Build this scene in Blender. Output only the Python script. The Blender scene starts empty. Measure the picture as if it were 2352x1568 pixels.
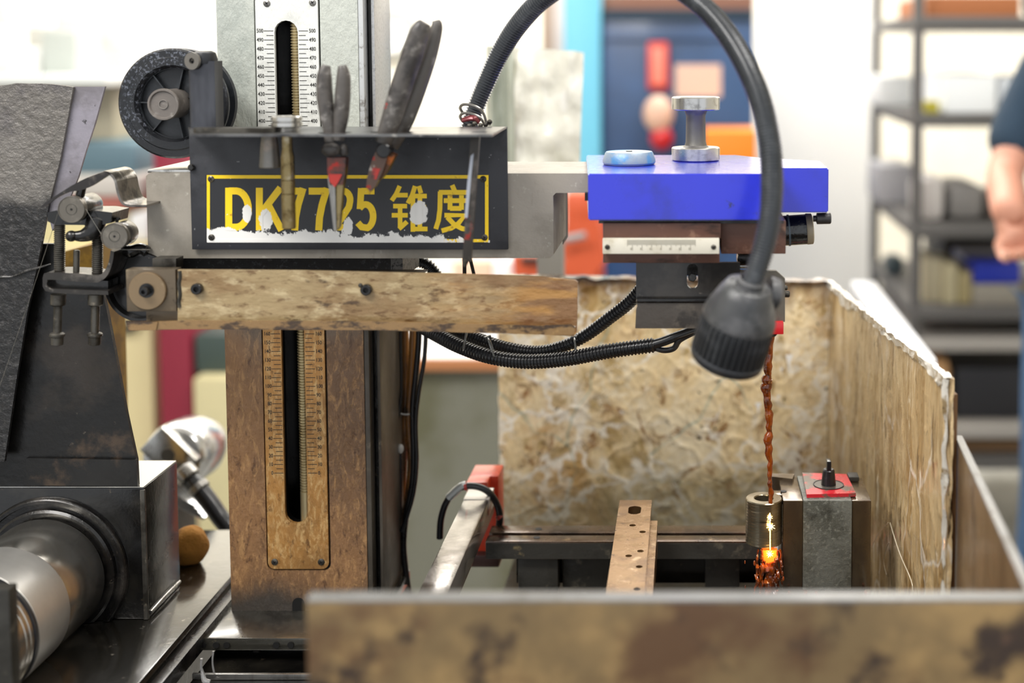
import bpy, bmesh, math, random
from mathutils import Vector, Matrix, noise
from mathutils.geometry import tessellate_polygon
random.seed(7)
PI = math.pi
# ------------------------------------------------------------------ camera, world, lights, exposure
F = 3000.0; UX = 1580.0; HY = 110.0; TP = F/42000.0
PITCH = math.atan(TP); UY = HY + F*TP
H = 1.48
sc = bpy.context.scene
C = sc.collection
cam_d = bpy.data.cameras.new('camera'); cam = bpy.data.objects.new('camera', cam_d); C.objects.link(cam)
cam.location = (0, 0, H); cam.rotation_euler = (PI/2 - PITCH, 0, 0)
cam_d.sensor_width = 36; cam_d.lens = F/2352*36
cam_d.shift_x = (1176-UX)/2352; cam_d.shift_y = (UY-784)/2352
cam_d.clip_start = 0.05; cam_d.clip_end = 60
cam_d.dof.use_dof = True; cam_d.dof.focus_distance = 1.43; cam_d.dof.aperture_fstop = 2.1
sc.camera = cam
sc.view_settings.view_transform = 'Standard'; sc.view_settings.look = 'None'
sc.view_settings.gamma = 1; sc.view_settings.use_curve_mapping = False
sc.view_settings.exposure = 0.42
w = bpy.data.worlds.new('world'); sc.world = w; w.use_nodes = True
w.node_tree.nodes['Background'].inputs[0].default_value = (0.93, 0.96, 1.0, 1)
w.node_tree.nodes['Background'].inputs[1].default_value = 0.75
def area(name, loc, target, sx, sy, watts, col=(1, 0.97, 0.93)):
    l = bpy.data.lights.new(name, 'AREA'); l.shape = 'RECTANGLE'; l.size = sx; l.size_y = sy; l.energy = watts; l.color = col
    o = bpy.data.objects.new(name, l); C.objects.link(o); o.location = loc
    d = Vector(target)-Vector(loc); o.rotation_euler = d.to_track_quat('-Z', 'Y').to_euler()
    return o
area('ceiling_lamp', (-1.3, 0.1, 3.0), (-0.1, 1.45, 1.2), 1.6, 0.5, 52)
area('ceiling_lamp', (0.9, 0.9, 3.1), (0.2, 1.5, 1.1), 1.4, 0.5, 30)
area('ceiling_lamp', (-0.6, 3.0, 3.1), (-0.6, 2.9, 0), 3.0, 0.6, 40)
area('ceiling_lamp', (-1.5, 4.8, 3.1), (-1.5, 5.6, 0.6), 3.0, 0.6, 105)
area('ceiling_lamp', (1.0, 4.6, 3.1), (1.0, 5.6, 0.6), 2.4, 0.6, 85)

# ------------------------------------------------------------------ pixel of the photograph -> point in the room at depth Y (or height Z)
def ray(px, py):
    a = (px-UX)/F; b = -(py-UY)/F
    cp, sp = math.cos(PITCH), math.sin(PITCH)
    return Vector((a, cp + b*sp, -sp + b*cp))
def P(px, py, Y):
    d = ray(px, py); return Vector((0, 0, H)) + d*(Y/d.y)
def PZ(px, py, z):
    d = ray(px, py); return Vector((0, 0, H)) + d*((z-H)/d.z)
def R(n, Y): return n*Y/F

# ------------------------------------------------------------------ materials
def lin(c):
    if isinstance(c, str):
        c = [int(c[i:i+2], 16)/255 for i in (1, 3, 5)]
    return tuple((x/12.92 if x <= 0.04045 else ((x+0.055)/1.055)**2.4) for x in c) + (1,)
MATS = {}
class NT:
    def __init__(s, name):
        s.m = bpy.data.materials.new(name); s.m.use_nodes = True
        s.t = s.m.node_tree; s.n = s.t.nodes; s.b = s.n['Principled BSDF']; s.L = s.t.links.new
        s.tc = s.n.new('ShaderNodeTexCoord').outputs['Object']
    def mapped(s, stretch=(1, 1, 1), seed=0.0, rot=(0, 0, 0)):
        m = s.n.new('ShaderNodeMapping'); m.inputs['Scale'].default_value = stretch
        m.inputs['Location'].default_value = (seed, seed*1.7, seed*0.6); m.inputs['Rotation'].default_value = rot
        s.L(s.tc, m.inputs[0]); return m.outputs[0]
    def noise(s, scale, stretch=(1, 1, 1), seed=0.0, detail=4, rough=0.6, dist=0.0, rot=(0, 0, 0)):
        n = s.n.new('ShaderNodeTexNoise'); n.inputs['Scale'].default_value = scale
        n.inputs['Detail'].default_value = detail; n.inputs['Roughness'].default_value = rough
        n.inputs['Distortion'].default_value = dist
        s.L(s.mapped(stretch, seed, rot), n.inputs['Vector']); return n.outputs['Fac']
    def vein(s, scale, stretch=(1, 1, 1), seed=0.0, width=0.04, warp=0.02, rough=0.5):
        nz = s.n.new('ShaderNodeTexNoise'); nz.inputs['Scale'].default_value = scale*1.6; nz.inputs['Detail'].default_value = 3
        src = s.mapped(stretch, seed); s.L(src, nz.inputs['Vector'])
        mx = s.n.new('ShaderNodeVectorMath'); mx.operation = 'MULTIPLY_ADD'
        s.L(nz.outputs['Color'], mx.inputs[0]); mx.inputs[1].default_value = (warp,)*3; s.L(src, mx.inputs[2])
        v = s.n.new('ShaderNodeTexVoronoi'); v.feature = 'DISTANCE_TO_EDGE'; v.inputs['Scale'].default_value = scale
        s.L(mx.outputs[0], v.inputs['Vector'])
        return s.ramp(v.outputs['Distance'], 0.0, width, True)
    def ramp(s, fac, lo, hi, inv=False):
        r = s.n.new('ShaderNodeMapRange'); r.interpolation_type = 'SMOOTHSTEP'
        r.inputs['From Min'].default_value = lo; r.inputs['From Max'].default_value = hi
        if inv: r.inputs['To Min'].default_value = 1; r.inputs['To Max'].default_value = 0
        s.L(fac, r.inputs['Value']); return r.outputs['Result']
    def math(s, op, a, b=None, c=None):
        m = s.n.new('ShaderNodeMath'); m.operation = op
        for i, x in enumerate((a, b, c)):
            if x is None: continue
            if isinstance(x, (int, float)): m.inputs[i].default_value = x
            else: s.L(x, m.inputs[i])
        return m.outputs[0]
    def mix(s, fac, a, b):
        m = s.n.new('ShaderNodeMix'); m.data_type = 'RGBA'
        if isinstance(fac, (int, float)): m.inputs[0].default_value = fac
        else: s.L(fac, m.inputs[0])
        for i, x in ((6, a), (7, b)):
            if isinstance(x, tuple): m.inputs[i].default_value = x
            else: s.L(x, m.inputs[i])
        return m.outputs[2]
    def axis(s, k):
        x = s.n.new('ShaderNodeSeparateXYZ'); s.L(s.tc, x.inputs[0]); return x.outputs[k]
def M(name, col, rough=0.5, metal=0.0, layers=(), bump=(), rvar=0.0, coat=0.0, spec=None, emit=None, emit_s=0, trans=0, alpha=1, rvs=30, ior=None, extra=None):
    """layers: (colour, scale, lo, hi[, stretch, strength]);  bump: (scale, height in m[, stretch])"""
    if name in MATS: return MATS[name]
    q = NT(name); c = lin(col)
    k = 1.0
    for ly in layers:
        cc, scl, lo, hi = ly[:4]; st = ly[4] if len(ly) > 4 else (1, 1, 1); sg = ly[5] if len(ly) > 5 else 1.0
        f = q.ramp(q.noise(scl, st, k*3.1, 6, 0.62), lo, hi)
        if sg != 1.0: f = q.math('MULTIPLY', f, sg)
        c = q.mix(f, c, lin(cc)); k += 1
    if extra: c = extra(q, c)
    if isinstance(c, tuple): q.b.inputs['Base Color'].default_value = c
    else: q.L(c, q.b.inputs['Base Color'])
    q.b.inputs['Metallic'].default_value = metal
    if rvar:
        f = q.noise(rvs, (1, 1, 1), 9.3, 5)
        r = q.n.new('ShaderNodeMapRange'); r.inputs['From Min'].default_value = 0.3; r.inputs['From Max'].default_value = 0.7
        r.inputs['To Min'].default_value = max(0.03, rough-rvar); r.inputs['To Max'].default_value = min(1, rough+rvar)
        q.L(f, r.inputs['Value']); q.L(r.outputs['Result'], q.b.inputs['Roughness'])
    else: q.b.inputs['Roughness'].default_value = rough
    q.b.inputs['Coat Weight'].default_value = coat; q.b.inputs['Coat Roughness'].default_value = 0.12
    if spec is not None: q.b.inputs['Specular IOR Level'].default_value = spec
    if emit: q.b.inputs['Emission Color'].default_value = lin(emit); q.b.inputs['Emission Strength'].default_value = emit_s
    if trans: q.b.inputs['Transmission Weight'].default_value = trans
    if ior: q.b.inputs['IOR'].default_value = ior
    if alpha < 1: q.b.inputs['Alpha'].default_value = alpha
    prev = None
    for i, bb in enumerate(bump):
        scl, hgt = bb[:2]; st = bb[2] if len(bb) > 2 else (1, 1, 1)
        bn = q.n.new('ShaderNodeBump'); bn.inputs['Strength'].default_value = 1.0; bn.inputs['Distance'].default_value = hgt
        q.L(q.noise(scl, st, 5.5+i, 5, 0.6), bn.inputs['Height'])
        if prev: q.L(prev, bn.inputs['Normal'])
        prev = bn.outputs[0]
    if prev: q.L(prev, q.b.inputs['Normal'])
    MATS[name] = q.m; return q.m

black_steel = M('black_sheet_steel', '#2a2b30', 0.4, 0.0, [('#3c3d42', 14, .5, .75), ('#1d1e22', 30, .5, .7), ('#8d8d8e', 160, .68, .74)], [(300, .0001)], .1, spec=.5)
black_oily = M('black_oily_steel', '#121111', 0.3, 0.2, [('#3a3632', 20, .5, .7), ('#5e564c', 70, .62, .75)], [(90, .0006), (300, .0003)], .14, coat=.3)
black_plastic = M('black_plastic', '#222529', 0.38, 0, [('#33373c', 60, .5, .7)], [(350, .00015)], .1)
speckled_plastic = M('speckled_black_plastic', '#15171b', 0.36, 0, [('#5c606a', 330, .5, .66), ('#15171b', 16, .48, .6)], [(350, .0003)], .1)
steel = M('bare_steel', '#a5a39f', 0.32, 0.9, [('#7d7a75', 50, .45, .7, (1, 1, .2))], [(400, .00005)], .1)
steel_bright = M('turned_steel', '#c9c8c4', 0.22, 0.95, [('#8f8d88', 60, .5, .75)], [(600, .00003, (1, 8, 1))], .06)
steel_dark = M('dark_dirty_steel', '#5a5751', 0.4, 0.75, [('#37342f', 35, .45, .65), ('#8a8172', 90, .6, .75)], [(200, .0002)], .14)
bronze = M('oily_bronze_steel', '#8d7d58', 0.3, 0.9, [('#5c4c30', 60, .5, .7), ('#b9b09a', 40, .55, .75)], [(250, .0001)], .1)
rubber = M('black_rubber', '#15161a', 0.35, 0, [('#2d3034', 90, .55, .75)], [(260, .0001)], .1, coat=.25)
lamp_grey = M('worn_grey_plastic', '#3b3c3e', 0.36, 0, [('#58585a', 22, .45, .65), ('#343638', 60, .5, .7), ('#a8a9ab', 150, .7, .76)], [(250, .0002)], .1)
neck_mat = M('grey_ribbed_hose_plastic', '#3f4246', 0.3, 0.1, [('#585b5f', 30, .5, .7)], [], .06, coat=.2)
grip_grey = M('dirty_grip_rubber', '#4f4b48', 0.42, 0, [('#2f2c2b', 40, .48, .65), ('#8f8b87', 60, .56, .74), ('#a02a24', 55, .68, .71)], [(120, .0006)], .1)
red_paint = M('red_tool_paint', '#a52a22', 0.35, 0, [('#3c2a26', 60, .46, .6)], [(200, .0002)], .1)
white_plate = M('white_metal_plate', '#dddcd5', 0.35, 0.15, [('#b9b8ae', 25, .5, .8)], [(200, .00005)], .08)
ink = M('black_print', '#2a2926', 0.5)
blue_paint = M('blue_paint', '#1524c4', 0.33, 0, [('#111ea0', 12, .5, .7), ('#12184e', 70, .66, .74)], [(60, .0002), (500, .00004)], .08, coat=1.0)
brown_paint = M('brown_iron', '#5f4034', 0.42, 0.15, [('#33231c', 22, .5, .7, (1, 1, 3)), ('#80604f', 60, .55, .72)], [(160, .0003)], .12)
ivory_plate = M('ivory_scale_plate', '#d8d3c4', 0.4, 0, [('#b3a98f', 30, .5, .75)], [(200, .00006)])
casting = M('grey_machine_paint', '#9a9388', 0.48, 0, [('#857f74', 12, .45, .65), ('#6e6556', 30, .6, .74, (1, 1, .35)), ('#c3beb2', 90, .6, .75), ('#4f463a', 120, .68, .74)], [(120, .0003), (500, .0001)], .08)
red_cap = M('red_plastic', '#c21f26', 0.3, 0, [('#8a1218', 30, .5, .8)], [], 0, coat=.3)
cable_brown = M('oil_browned_cable', '#3a2a1e', 0.3, 0, [('#93642f', 18, .45, .6, (1, 1, .35)), ('#16130f', 25, .55, .68)], [(160, .0003)], .1, coat=.4)
zip_white = M('clear_nylon', '#c9c9c4', 0.2, 0, coat=.5)
wet_black = M('wet_black_iron', '#0e0d0c', 0.2, 0.3, [('#2b2822', 10, .48, .7), ('#5b5140', 60, .62, .74)], [(40, .0006), (220, .0003)], .12, coat=.5)
wet_grey = M('wet_grey_iron', '#4a4841', 0.2, 0.6, [('#2b2823', 16, .45, .65), ('#7c735f', 60, .6, .74)], [(60, .0005), (260, .0002)], .1, coat=.6)
rail_mat = M('oily_brown_steel_rail', '#5d4a3a', 0.25, 0.75, [('#3c3028', 14, .45, .6, (1, 1, 1)), ('#a58f74', 40, .6, .74)], [(260, .0002)], .1, coat=.3)
clamp_mat = M('brown_stained_steel_bar', '#8b6c48', 0.28, 0.7, [('#6a4c30', 18, .45, .62), ('#b3997a', 60, .55, .72), ('#4d3520', 90, .62, .7)], [(200, .0002)], .1, coat=.25)
cast_dark = M('dark_cast_iron', '#3b3934', 0.5, 0.1, [('#26241f', 14, .45, .65), ('#6a6456', 40, .58, .74), ('#8c7d5a', 12, .66, .72)], [(80, .0008), (300, .0003)], .14)
hole_mat = M('black_hole', '#0a0908', 0.6)
# column: oil stain rises to the height of the arm
def column_extra(q, c):
    z = q.axis('Z')
    up = q.ramp(q.math('ADD', z, q.math('MULTIPLY', q.noise(6, (1, 1, 1), 2.2), 0.10)), COL_ST-0.03, COL_ST+0.09)
    low = q.mix(q.ramp(q.noise(7, (1, 1, .5), 4.4), .4, .62), lin('#946e4a'), lin('#765a42'))
    low = q.mix(q.math('MULTIPLY', q.ramp(q.noise(85, (1.6, 1, .6), 6.1, 8, .72, .8, (0, .6, 0)), .47, .68), .75), low, lin('#bf9463'))
    low = q.mix(q.math('MULTIPLY', q.ramp(q.noise(95, (1.6, 1, .6), 8.1, 8, .72, .8, (0, .6, 0)), .53, .68), .8), low, lin('#4c3223'))
    low = q.mix(q.ramp(q.math('ADD', z, q.math('MULTIPLY', q.noise(9), .06)), COL_B+0.035, COL_B+0.07, True), low, lin('#46403a'))
    return q.mix(up, low, c)
COL_ST = 0.38; COL_B = 0.0
column_mat = M('column_paint', '#b6bab2', 0.4, 0.1, [('#9aa09a', 8, .5, .7, (1, 1, .6)), ('#8c8778', 20, .6, .75, (1, 1, .3)), ('#6f6a5e', 150, .68, .75)], [(85, .0022, (1.6, 1, .6)), (260, .0005)], .08, extra=column_extra)
def plate_extra(q, c):
    z = q.axis('Z')
    up = q.ramp(q.math('ADD', z, q.math('MULTIPLY', q.noise(8), 0.06)), COL_ST-0.03, COL_ST+0.06)
    low = q.mix(q.ramp(q.noise(12, (1, 1, .7), 3.3), .42, .62), lin('#bd8a4c'), lin('#99703f'))
    low = q.mix(q.math('MULTIPLY', q.ramp(q.noise(90, (1.6, 1, .6), 6.1, 8, .72, .7, (0, .6, 0)), .46, .66), .8), low, lin('#dfba80'))
    low = q.mix(q.math('MULTIPLY', q.ramp(q.noise(100, (1.5, 1, .7), 8.1, 8, .72), .54, .68), .8), low, lin('#5f3f24'))
    return q.mix(up, low, c)
plate_mat = M('column_scale_plate', '#dedfda', 0.33, 0.25, [('#c2c2bb', 18, .5, .8), ('#9b968a', 60, .66, .78)], [(95, .0014, (1.6, 1, .7))], .08, extra=plate_extra)
silver_strip = M('silver_hammered_paint', '#b9babb', 0.32, 0.5, [('#a3a4a6', 300, .45, .65)], [(400, .0002)], .05)
side_mat = M('column_side_paint', '#6a6359', 0.42, 0.2, [('#4a443c', 8, .45, .6, (1, 1, .3)), ('#8a7f6d', 40, .62, .75)], [(100, .0003)], .1)
def beam_extra(q, c):
    x = q.axis('X')
    dark = q.ramp(q.math('ADD', q.math('MULTIPLY', x, 4.0), q.noise(16, (1, 1, 1), 1.1)), .5, 1.25)
    d2 = q.mix(q.ramp(q.noise(30, (.4, 1, 2), 4.4), .45, .6), lin('#7b5230'), lin('#ab7a3c'))
    c = q.mix(q.math('MULTIPLY', dark, .8), c, d2)
    return c
beam_mat = M('oil_streaked_beam_paint', '#a18c66', 0.34, 0.1, [('#7f6340', 12, .44, .64, (.8, 1, 1.6), .8), ('#c4b28c', 70, .5, .68, (.6, 1, 1.3), .75), ('#644829', 80, .54, .68, (.7, 1, 1.8), .85), ('#3f2c1a', 40, .62, .70, (.6, 1, 1.6), .85)], [(60, .0016, (.6, 1, 1.5)), (240, .0002)], .1, coat=.15, extra=beam_extra)
lip_mat = M('oily_brown_lip', '#86683f', 0.28, 0.1, [('#3a2815', 60, .48, .6, (.6, 1, 1.5)), ('#b08f5a', 40, .6, .72)], [(120, .0006)], .1, coat=.4)
square_mat = M('dirty_bracket_steel', '#665a4a', 0.35, 0.45, [('#8a7c66', 30, .5, .68), ('#3a3126', 60, .56, .7)], [(150, .0002)], .12)
# crinkled plastic film over board, stained by cutting fluid
def film_extra(q, c):
    c = q.mix(q.ramp(q.noise(7, (1, 1, 1), 1.3, 6, .65, .6), .47, .66), c, lin('#caa063'))
    c = q.mix(q.math('MULTIPLY', q.ramp(q.noise(9, (1, 1, .8), 5.3, 8, .75, 1.2), .49, .64), .85), c, lin('#a88a4e'))
    c = q.mix(q.ramp(q.noise(24, (1, 1, .7), 7.7, 8, .75, 1.0), .53, .64), c, lin('#8f6432'))
    vm = q.math('MULTIPLY', q.vein(13, (1, 1, 1), 2.0, .10, .12), q.ramp(q.noise(5, (1, 1, 1), 8.8), .36, .52))
    c = q.mix(q.math('MULTIPLY', vm, .95), c, lin('#fbf4e4'))
    vm = q.math('MULTIPLY', q.vein(30, (1, 1, 1), 6.0, .12, .09), q.ramp(q.noise(6, (1, 1, 1), 3.8), .42, .6))
    c = q.mix(q.math('MULTIPLY', vm, .85), c, lin('#f7ebd0'))
    c = q.mix(q.ramp(q.noise(60, (1, 1, 1), 12.7, 8, .75, 1.5), .60, .68), c, lin('#fff9ee'))
    c = q.mix(q.ramp(q.noise(70, (1, 1, 1), 3.7, 5), .65, .71), c, lin('#4a3a20'))
    tl = q.math('MULTIPLY', q.vein(4.2, (1, 1, 1), 9.0, .012, .1), q.ramp(q.noise(4, (1, 1, 1), 1.8), .5, .6))
    c = q.mix(q.math('MULTIPLY', tl, .5), c, lin('#7fa39a'))
    # brown soaked band under the top edge, damp grey near the bottom
    z = q.axis('Z')
    zt = q.math('ADD', z, q.math('MULTIPLY', q.noise(30, (1, 1, .25), 6.6), .10))
    c = q.mix(q.math('MULTIPLY', q.ramp(zt, .375, .42), .8), c, lin('#6b4722'))
    zb = q.math('ADD', z, q.math('MULTIPLY', q.noise(9, (1, 1, 1), 2.6), .12))
    c = q.mix(q.math('MULTIPLY', q.ramp(zb, .10, .19, True), .65), c, lin('#77725a'))
    return c
film_mat = M('stained_plastic_film', '#efd7a8', 0.36, 0, [('#f3e2bd', 9, .45, .62)], [(55, .0011), (170, .0008)], .14, coat=.6, rvs=12, extra=film_extra)
def film2_extra(q, c):
    st = (1, 1, .22)
    c = q.mix(q.ramp(q.noise(22, st, 1.3, 6, .65, .4), .44, .62), c, lin('#9c7a48'))
    c = q.mix(q.ramp(q.noise(38, st, 5.3, 6, .7, .6), .55, .66), c, lin('#6e5228'))
    c = q.mix(q.ramp(q.noise(46, st, 3.3, 6, .7, .5), .58, .68), c, lin('#e6d8bc'))
    c = q.mix(q.ramp(q.noise(60, st, 7.7, 6, .7, .6), .62, .7), c, lin('#3f301c'))
    vm = q.math('MULTIPLY', q.vein(9, (1, 1, .5), 2.0, .03, .09), q.ramp(q.noise(5, (1, 1, 1), 8.8), .42, .6))
    return q.mix(q.math('MULTIPLY', vm, .7), c, lin('#f0e8da'))
film2_mat = M('streaked_plastic_film', '#d9bf92', 0.36, 0, [('#c7aa7c', 12, .45, .62, (1, 1, .4))], [(40, .0022, (1, 1, .5)), (160, .0007)], .14, coat=.6, rvs=14, extra=film2_extra)
clear_film = M('clear_plastic_film', '#e9e6de', 0.12, 0, [], [(60, .003)], 0, coat=1, alpha=.55)
bag_mat = M('clouded_plastic_cover', '#eeecdf', 0.16, 0, [('#d6d4c0', 7, .45, .65, (1, 1, .6)), ('#fbfaf4', 25, .56, .7, (1, 1, .5))], [(12, .010, (1, 1, .5)), (45, .003, (1, 1, .6))], .06, coat=1, trans=.15)
tank_mat = M('rust_stained_tank_sheet', '#75603f', 0.42, 0.1, [('#a08355', 6, .46, .62), ('#5a3f26', 8, .48, .62), ('#33241a', 14, .56, .68), ('#9c7358', 5, .6, .7)], [(60, .0005)], .1, coat=.2)
tank_in = M('brown_tank_side_sheet', '#7b6347', 0.4, 0.15, [('#94795a', 10, .45, .65, (1, 1, .3)), ('#54402c', 14, .55, .7, (1, 1, .25))], [(80, .0003)], .1, coat=.3)
rim_mat = M('worn_grey_rim', '#8f8f8e', 0.35, 0.5, [('#6c6963', 20, .5, .7)], [(100, .0002)], .1)
coolant = M('brown_cutting_fluid', '#a04a10', 0.06, 0, [('#5e2608', 70, .45, .62), ('#c7884e', 90, .6, .7)], [(120, .0008)], 0, coat=1, trans=.35, ior=1.35)
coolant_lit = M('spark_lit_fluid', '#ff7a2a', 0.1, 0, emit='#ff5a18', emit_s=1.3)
spark_mat = M('spark', '#fff0b0', 0.3, 0, emit='#ffd27a', emit_s=14)
ring_mat = M('wet_turned_ring', '#8f8672', 0.2, 0.85, [('#6e5c3a', 14, .45, .62), ('#4b463c', 40, .58, .7, (.4, .4, 3)), ('#c4b48f', 22, .62, .72)], [(30, .0004, (.2, .2, 8)), (200, .0001)], .08, coat=.6)
vise_cast = M('rough_grey_casting', '#6f716b', 0.5, 0.25, [('#55564f', 18, .45, .62), ('#7d7f77', 220, .5, .66), ('#3c3c36', 14, .62, .72)], [(260, .0008), (60, .0006)], .1)
vise_steel = M('brown_wet_ground_steel', '#6e5f49', 0.24, 0.7, [('#57493a', 16, .42, .6, (1, 1, .4)), ('#958468', 30, .6, .72, (1, 1, .4))], [(120, .0002)], .1, coat=.5)
vise_red = M('red_dial_plate', '#c5222f', 0.3, 0, [('#5f564c', 26, .47, .55), ('#4a4038', 60, .58, .66)], [(200, .0002)], .08, coat=.3)
orange_red = M('oily_orange_paint', '#d8401c', 0.35, 0, [('#b02c12', 14, .5, .68), ('#3b1d14', 30, .62, .74)], [(100, .0003)], .1, coat=.3)
def guard_extra(q, c):
    z = q.math('ADD', q.axis('Z'), q.math('MULTIPLY', q.noise(16, (1, 1, 1), 2.5), .10))
    lo = q.mix(q.ramp(q.noise(130, (1, 1, 1), 4.5, 6), .5, .7), lin('#1a1919'), lin('#3b3938'))
    return q.mix(q.ramp(z, .43, .46, True), c, lo)
guard_mat = M('oily_grey_guard_sheet', '#66625d', 0.4, 0.2, [('#77736e', 6, .45, .6, (1, 1, .5)), ('#504c4e', 9, .5, .65), ('#8b8890', 7, .58, .7)], [(110, .0035), (300, .0004)], .12, coat=.35, extra=guard_extra)
guard_light = M('greased_light_sheet', '#8b8790', 0.4, 0.2, [('#716d72', 12, .45, .62), ('#3b393b', 110, .64, .7)], [(140, .0005)], .1)
guard_black = M('black_guard_plate', '#100f0e', 0.34, 0.1, [('#2c2620', 9, .5, .66), ('#45372a', 16, .6, .74), ('#5a5248', 90, .66, .76)], [(70, .0005)], .12)
def sh(name, col, rough=.5, metal=0, **k): return M(name, col, rough, metal, **k)

# ------------------------------------------------------------------ mesh builder (world coordinates)
class MB:
    def __init__(s): s.b = bmesh.new()
    def _add(s, vs, fs):
        V = [s.b.verts.new(v) for v in vs]
        out = []
        for f in fs:
            try: out.append(s.b.faces.new([V[i] for i in f]))
            except ValueError: pass
        return V, out
    def box(s, x0, x1, y0, y1, z0, z1, bev=0.0):
        vs = [(x, y, z) for x in (x0, x1) for y in (y0, y1) for z in (z0, z1)]
        V, Fs = s._add(vs, [(0, 1, 3, 2), (4, 6, 7, 5), (0, 4, 5, 1), (2, 3, 7, 6), (0, 2, 6, 4), (1, 5, 7, 3)])
        if bev:
            es = list({e for f in Fs for e in f.edges})
            bmesh.ops.bevel(s.b, geom=es, offset=bev, segments=2, affect='EDGES', profile=.6)
        return s
    def obox(s, c, ax, ay, az, bev=0.0):
        """oriented box: centre and three half-axis vectors"""
        c = Vector(c); vs = [c+ax*i+ay*j+az*k for i in (-1, 1) for j in (-1, 1) for k in (-1, 1)]
        V, Fs = s._add(vs, [(0, 1, 3, 2), (4, 6, 7, 5), (0, 4, 5, 1), (2, 3, 7, 6), (0, 2, 6, 4), (1, 5, 7, 3)])
        if bev:
            es = list({e for f in Fs for e in f.edges})
            bmesh.ops.bevel(s.b, geom=es, offset=bev, segments=2, affect='EDGES', profile=.6)
        return s
    def ext(s, outline, h0, h1, axis='y', holes=(), bev=0.0):
        mp = {'y': lambda u, v, h: (u, h, v), 'z': lambda u, v, h: (u, v, h), 'x': lambda u, v, h: (h, u, v)}[axis]
        loops = [list(outline)]+[list(h) for h in holes]
        tris = tessellate_polygon([[Vector((a, b, 0)) for a, b in l] for l in loops])
        flat = [p for l in loops for p in l]; n = len(flat)
        A = [s.b.verts.new(mp(a, b, h0)) for a, b in flat]; B = [s.b.verts.new(mp(a, b, h1)) for a, b in flat]
        fs = []
        def nf(vs):
            try: fs.append(s.b.faces.new(vs))
            except ValueError: pass
        for t in tris:
            nf([A[i] for i in t]); nf([B[i] for i in reversed(t)])
        k = 0
        for l in loops:
            m = len(l)
            for i in range(m):
                j = (i+1) % m; nf([A[k+i], A[k+j], B[k+j], B[k+i]])
            k += m
        bmesh.ops.recalc_face_normals(s.b, faces=fs)
        if len(loops) == 1 and not bev: bmesh.ops.dissolve_limit(s.b, angle_limit=.001, verts=A+B, edges=list({e for f in fs if f.is_valid for e in f.edges}))
        return s
    def lathe(s, p0, p1, prof, seg=32, ribs=0, ribd=0.0):
        """prof: list of (distance from p0 towards p1, radius)"""
        p0 = Vector(p0); d = (Vector(p1)-p0).normalized()
        u = d.orthogonal().normalized(); v = d.cross(u)
        rings = []
        for t, r in prof:
            if r <= 1e-7: rings.append([s.b.verts.new(p0+d*t)]); continue
            rings.append([s.b.verts.new(p0+d*t+(u*math.cos(2*PI*i/seg)+v*math.sin(2*PI*i/seg))*(r-(ribd if ribs and (i*ribs*2//seg) % 2 else 0))) for i in range(seg)])
        for a, b in zip(rings, rings[1:]):
            for i in range(seg):
                j = (i+1) % seg
                q = [a[0]] if len(a) == 1 else [a[i], a[j]]
                q2 = [b[0]] if len(b) == 1 else [b[j], b[i]]
                if len(q)+len(q2) >= 3: s.b.faces.new(q+q2)
        return s
    def cyl(s, p0, p1, r, seg=24, r1=None, bev=0.0):
        L = (Vector(p1)-Vector(p0)).length; r1 = r if r1 is None else r1
        b = min(bev, L/3, r/2, r1/2)
        pr = [(0, 0), (0, r-b), (b, r), (L-b, r1), (L, r1-b), (L, 0)] if b else [(0, 0), (0, r), (L, r1), (L, 0)]
        return s.lathe(p0, p1, pr, seg)
    def ring(s, p0, p1, ro, ri, seg=40):
        L = (Vector(p1)-Vector(p0)).length
        return s.lathe(p0, p1, [(0, ri), (0, ro), (L, ro), (L, ri), (0, ri)], seg)
    def tube(s, pts, rad, seg=12, sub=6, ring_pitch=0, ring_depth=0, flat=1.0, caps=True):
        pts = [Vector(p) for p in pts]
        rads = rad if isinstance(rad, (list, tuple)) else [rad]*len(pts)
        path = []; rr = []
        n = len(pts)
        if n == 2: path = [pts[0].lerp(pts[1], i/4) for i in range(5)]; rr = [rads[0]+(rads[1]-rads[0])*i/4 for i in range(5)]
        else:
            for i in range(n-1):
                a = pts[max(i-1, 0)]; b = pts[i]; c = pts[i+1]; d = pts[min(i+2, n-1)]
                for k in range(sub):
                    t = k/sub
                    path.append(.5*((2*b)+(c-a)*t+(2*a-5*b+4*c-d)*t*t+(3*b-a-3*c+d)*t**3)); rr.append(rads[i]+(rads[i+1]-rads[i])*t)
            path.append(pts[-1]); rr.append(rads[-1])
        if ring_pitch:
            cum = [0]
            for a, b in zip(path, path[1:]): cum.append(cum[-1]+(b-a).length)
            L = cum[-1]; m = max(4, int(L/ring_pitch)*4); np_, nr = [], []; j = 0
            for k in range(m+1):
                x = L*k/m
                while j < len(cum)-2 and cum[j+1] < x: j += 1
                t = (x-cum[j])/max(1e-9, cum[j+1]-cum[j])
                np_.append(path[j].lerp(path[j+1], t)); nr.append(rr[j]+(rr[j+1]-rr[j])*t-(ring_depth if k % 4 in (0, 3) else 0))
            path, rr = np_, nr
        u = None; rings = []
        for i, p in enumerate(path):
            d = (path[min(i+1, len(path)-1)]-path[max(i-1, 0)]).normalized()
            if u is None: u = d.orthogonal().normalized()
            u = (u-d*u.dot(d)).normalized(); v = d.cross(u)
            rings.append([s.b.verts.new(p+(u*math.cos(2*PI*k/seg)+v*math.sin(2*PI*k/seg)*flat)*rr[i]) for k in range(seg)])
        for a, b in zip(rings, rings[1:]):
            for k in range(seg):
                j = (k+1) % seg; s.b.faces.new([a[k], a[j], b[j], b[k]])
        if caps:
            s.b.faces.new(list(reversed(rings[0]))); s.b.faces.new(rings[-1])
        return s
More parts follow.
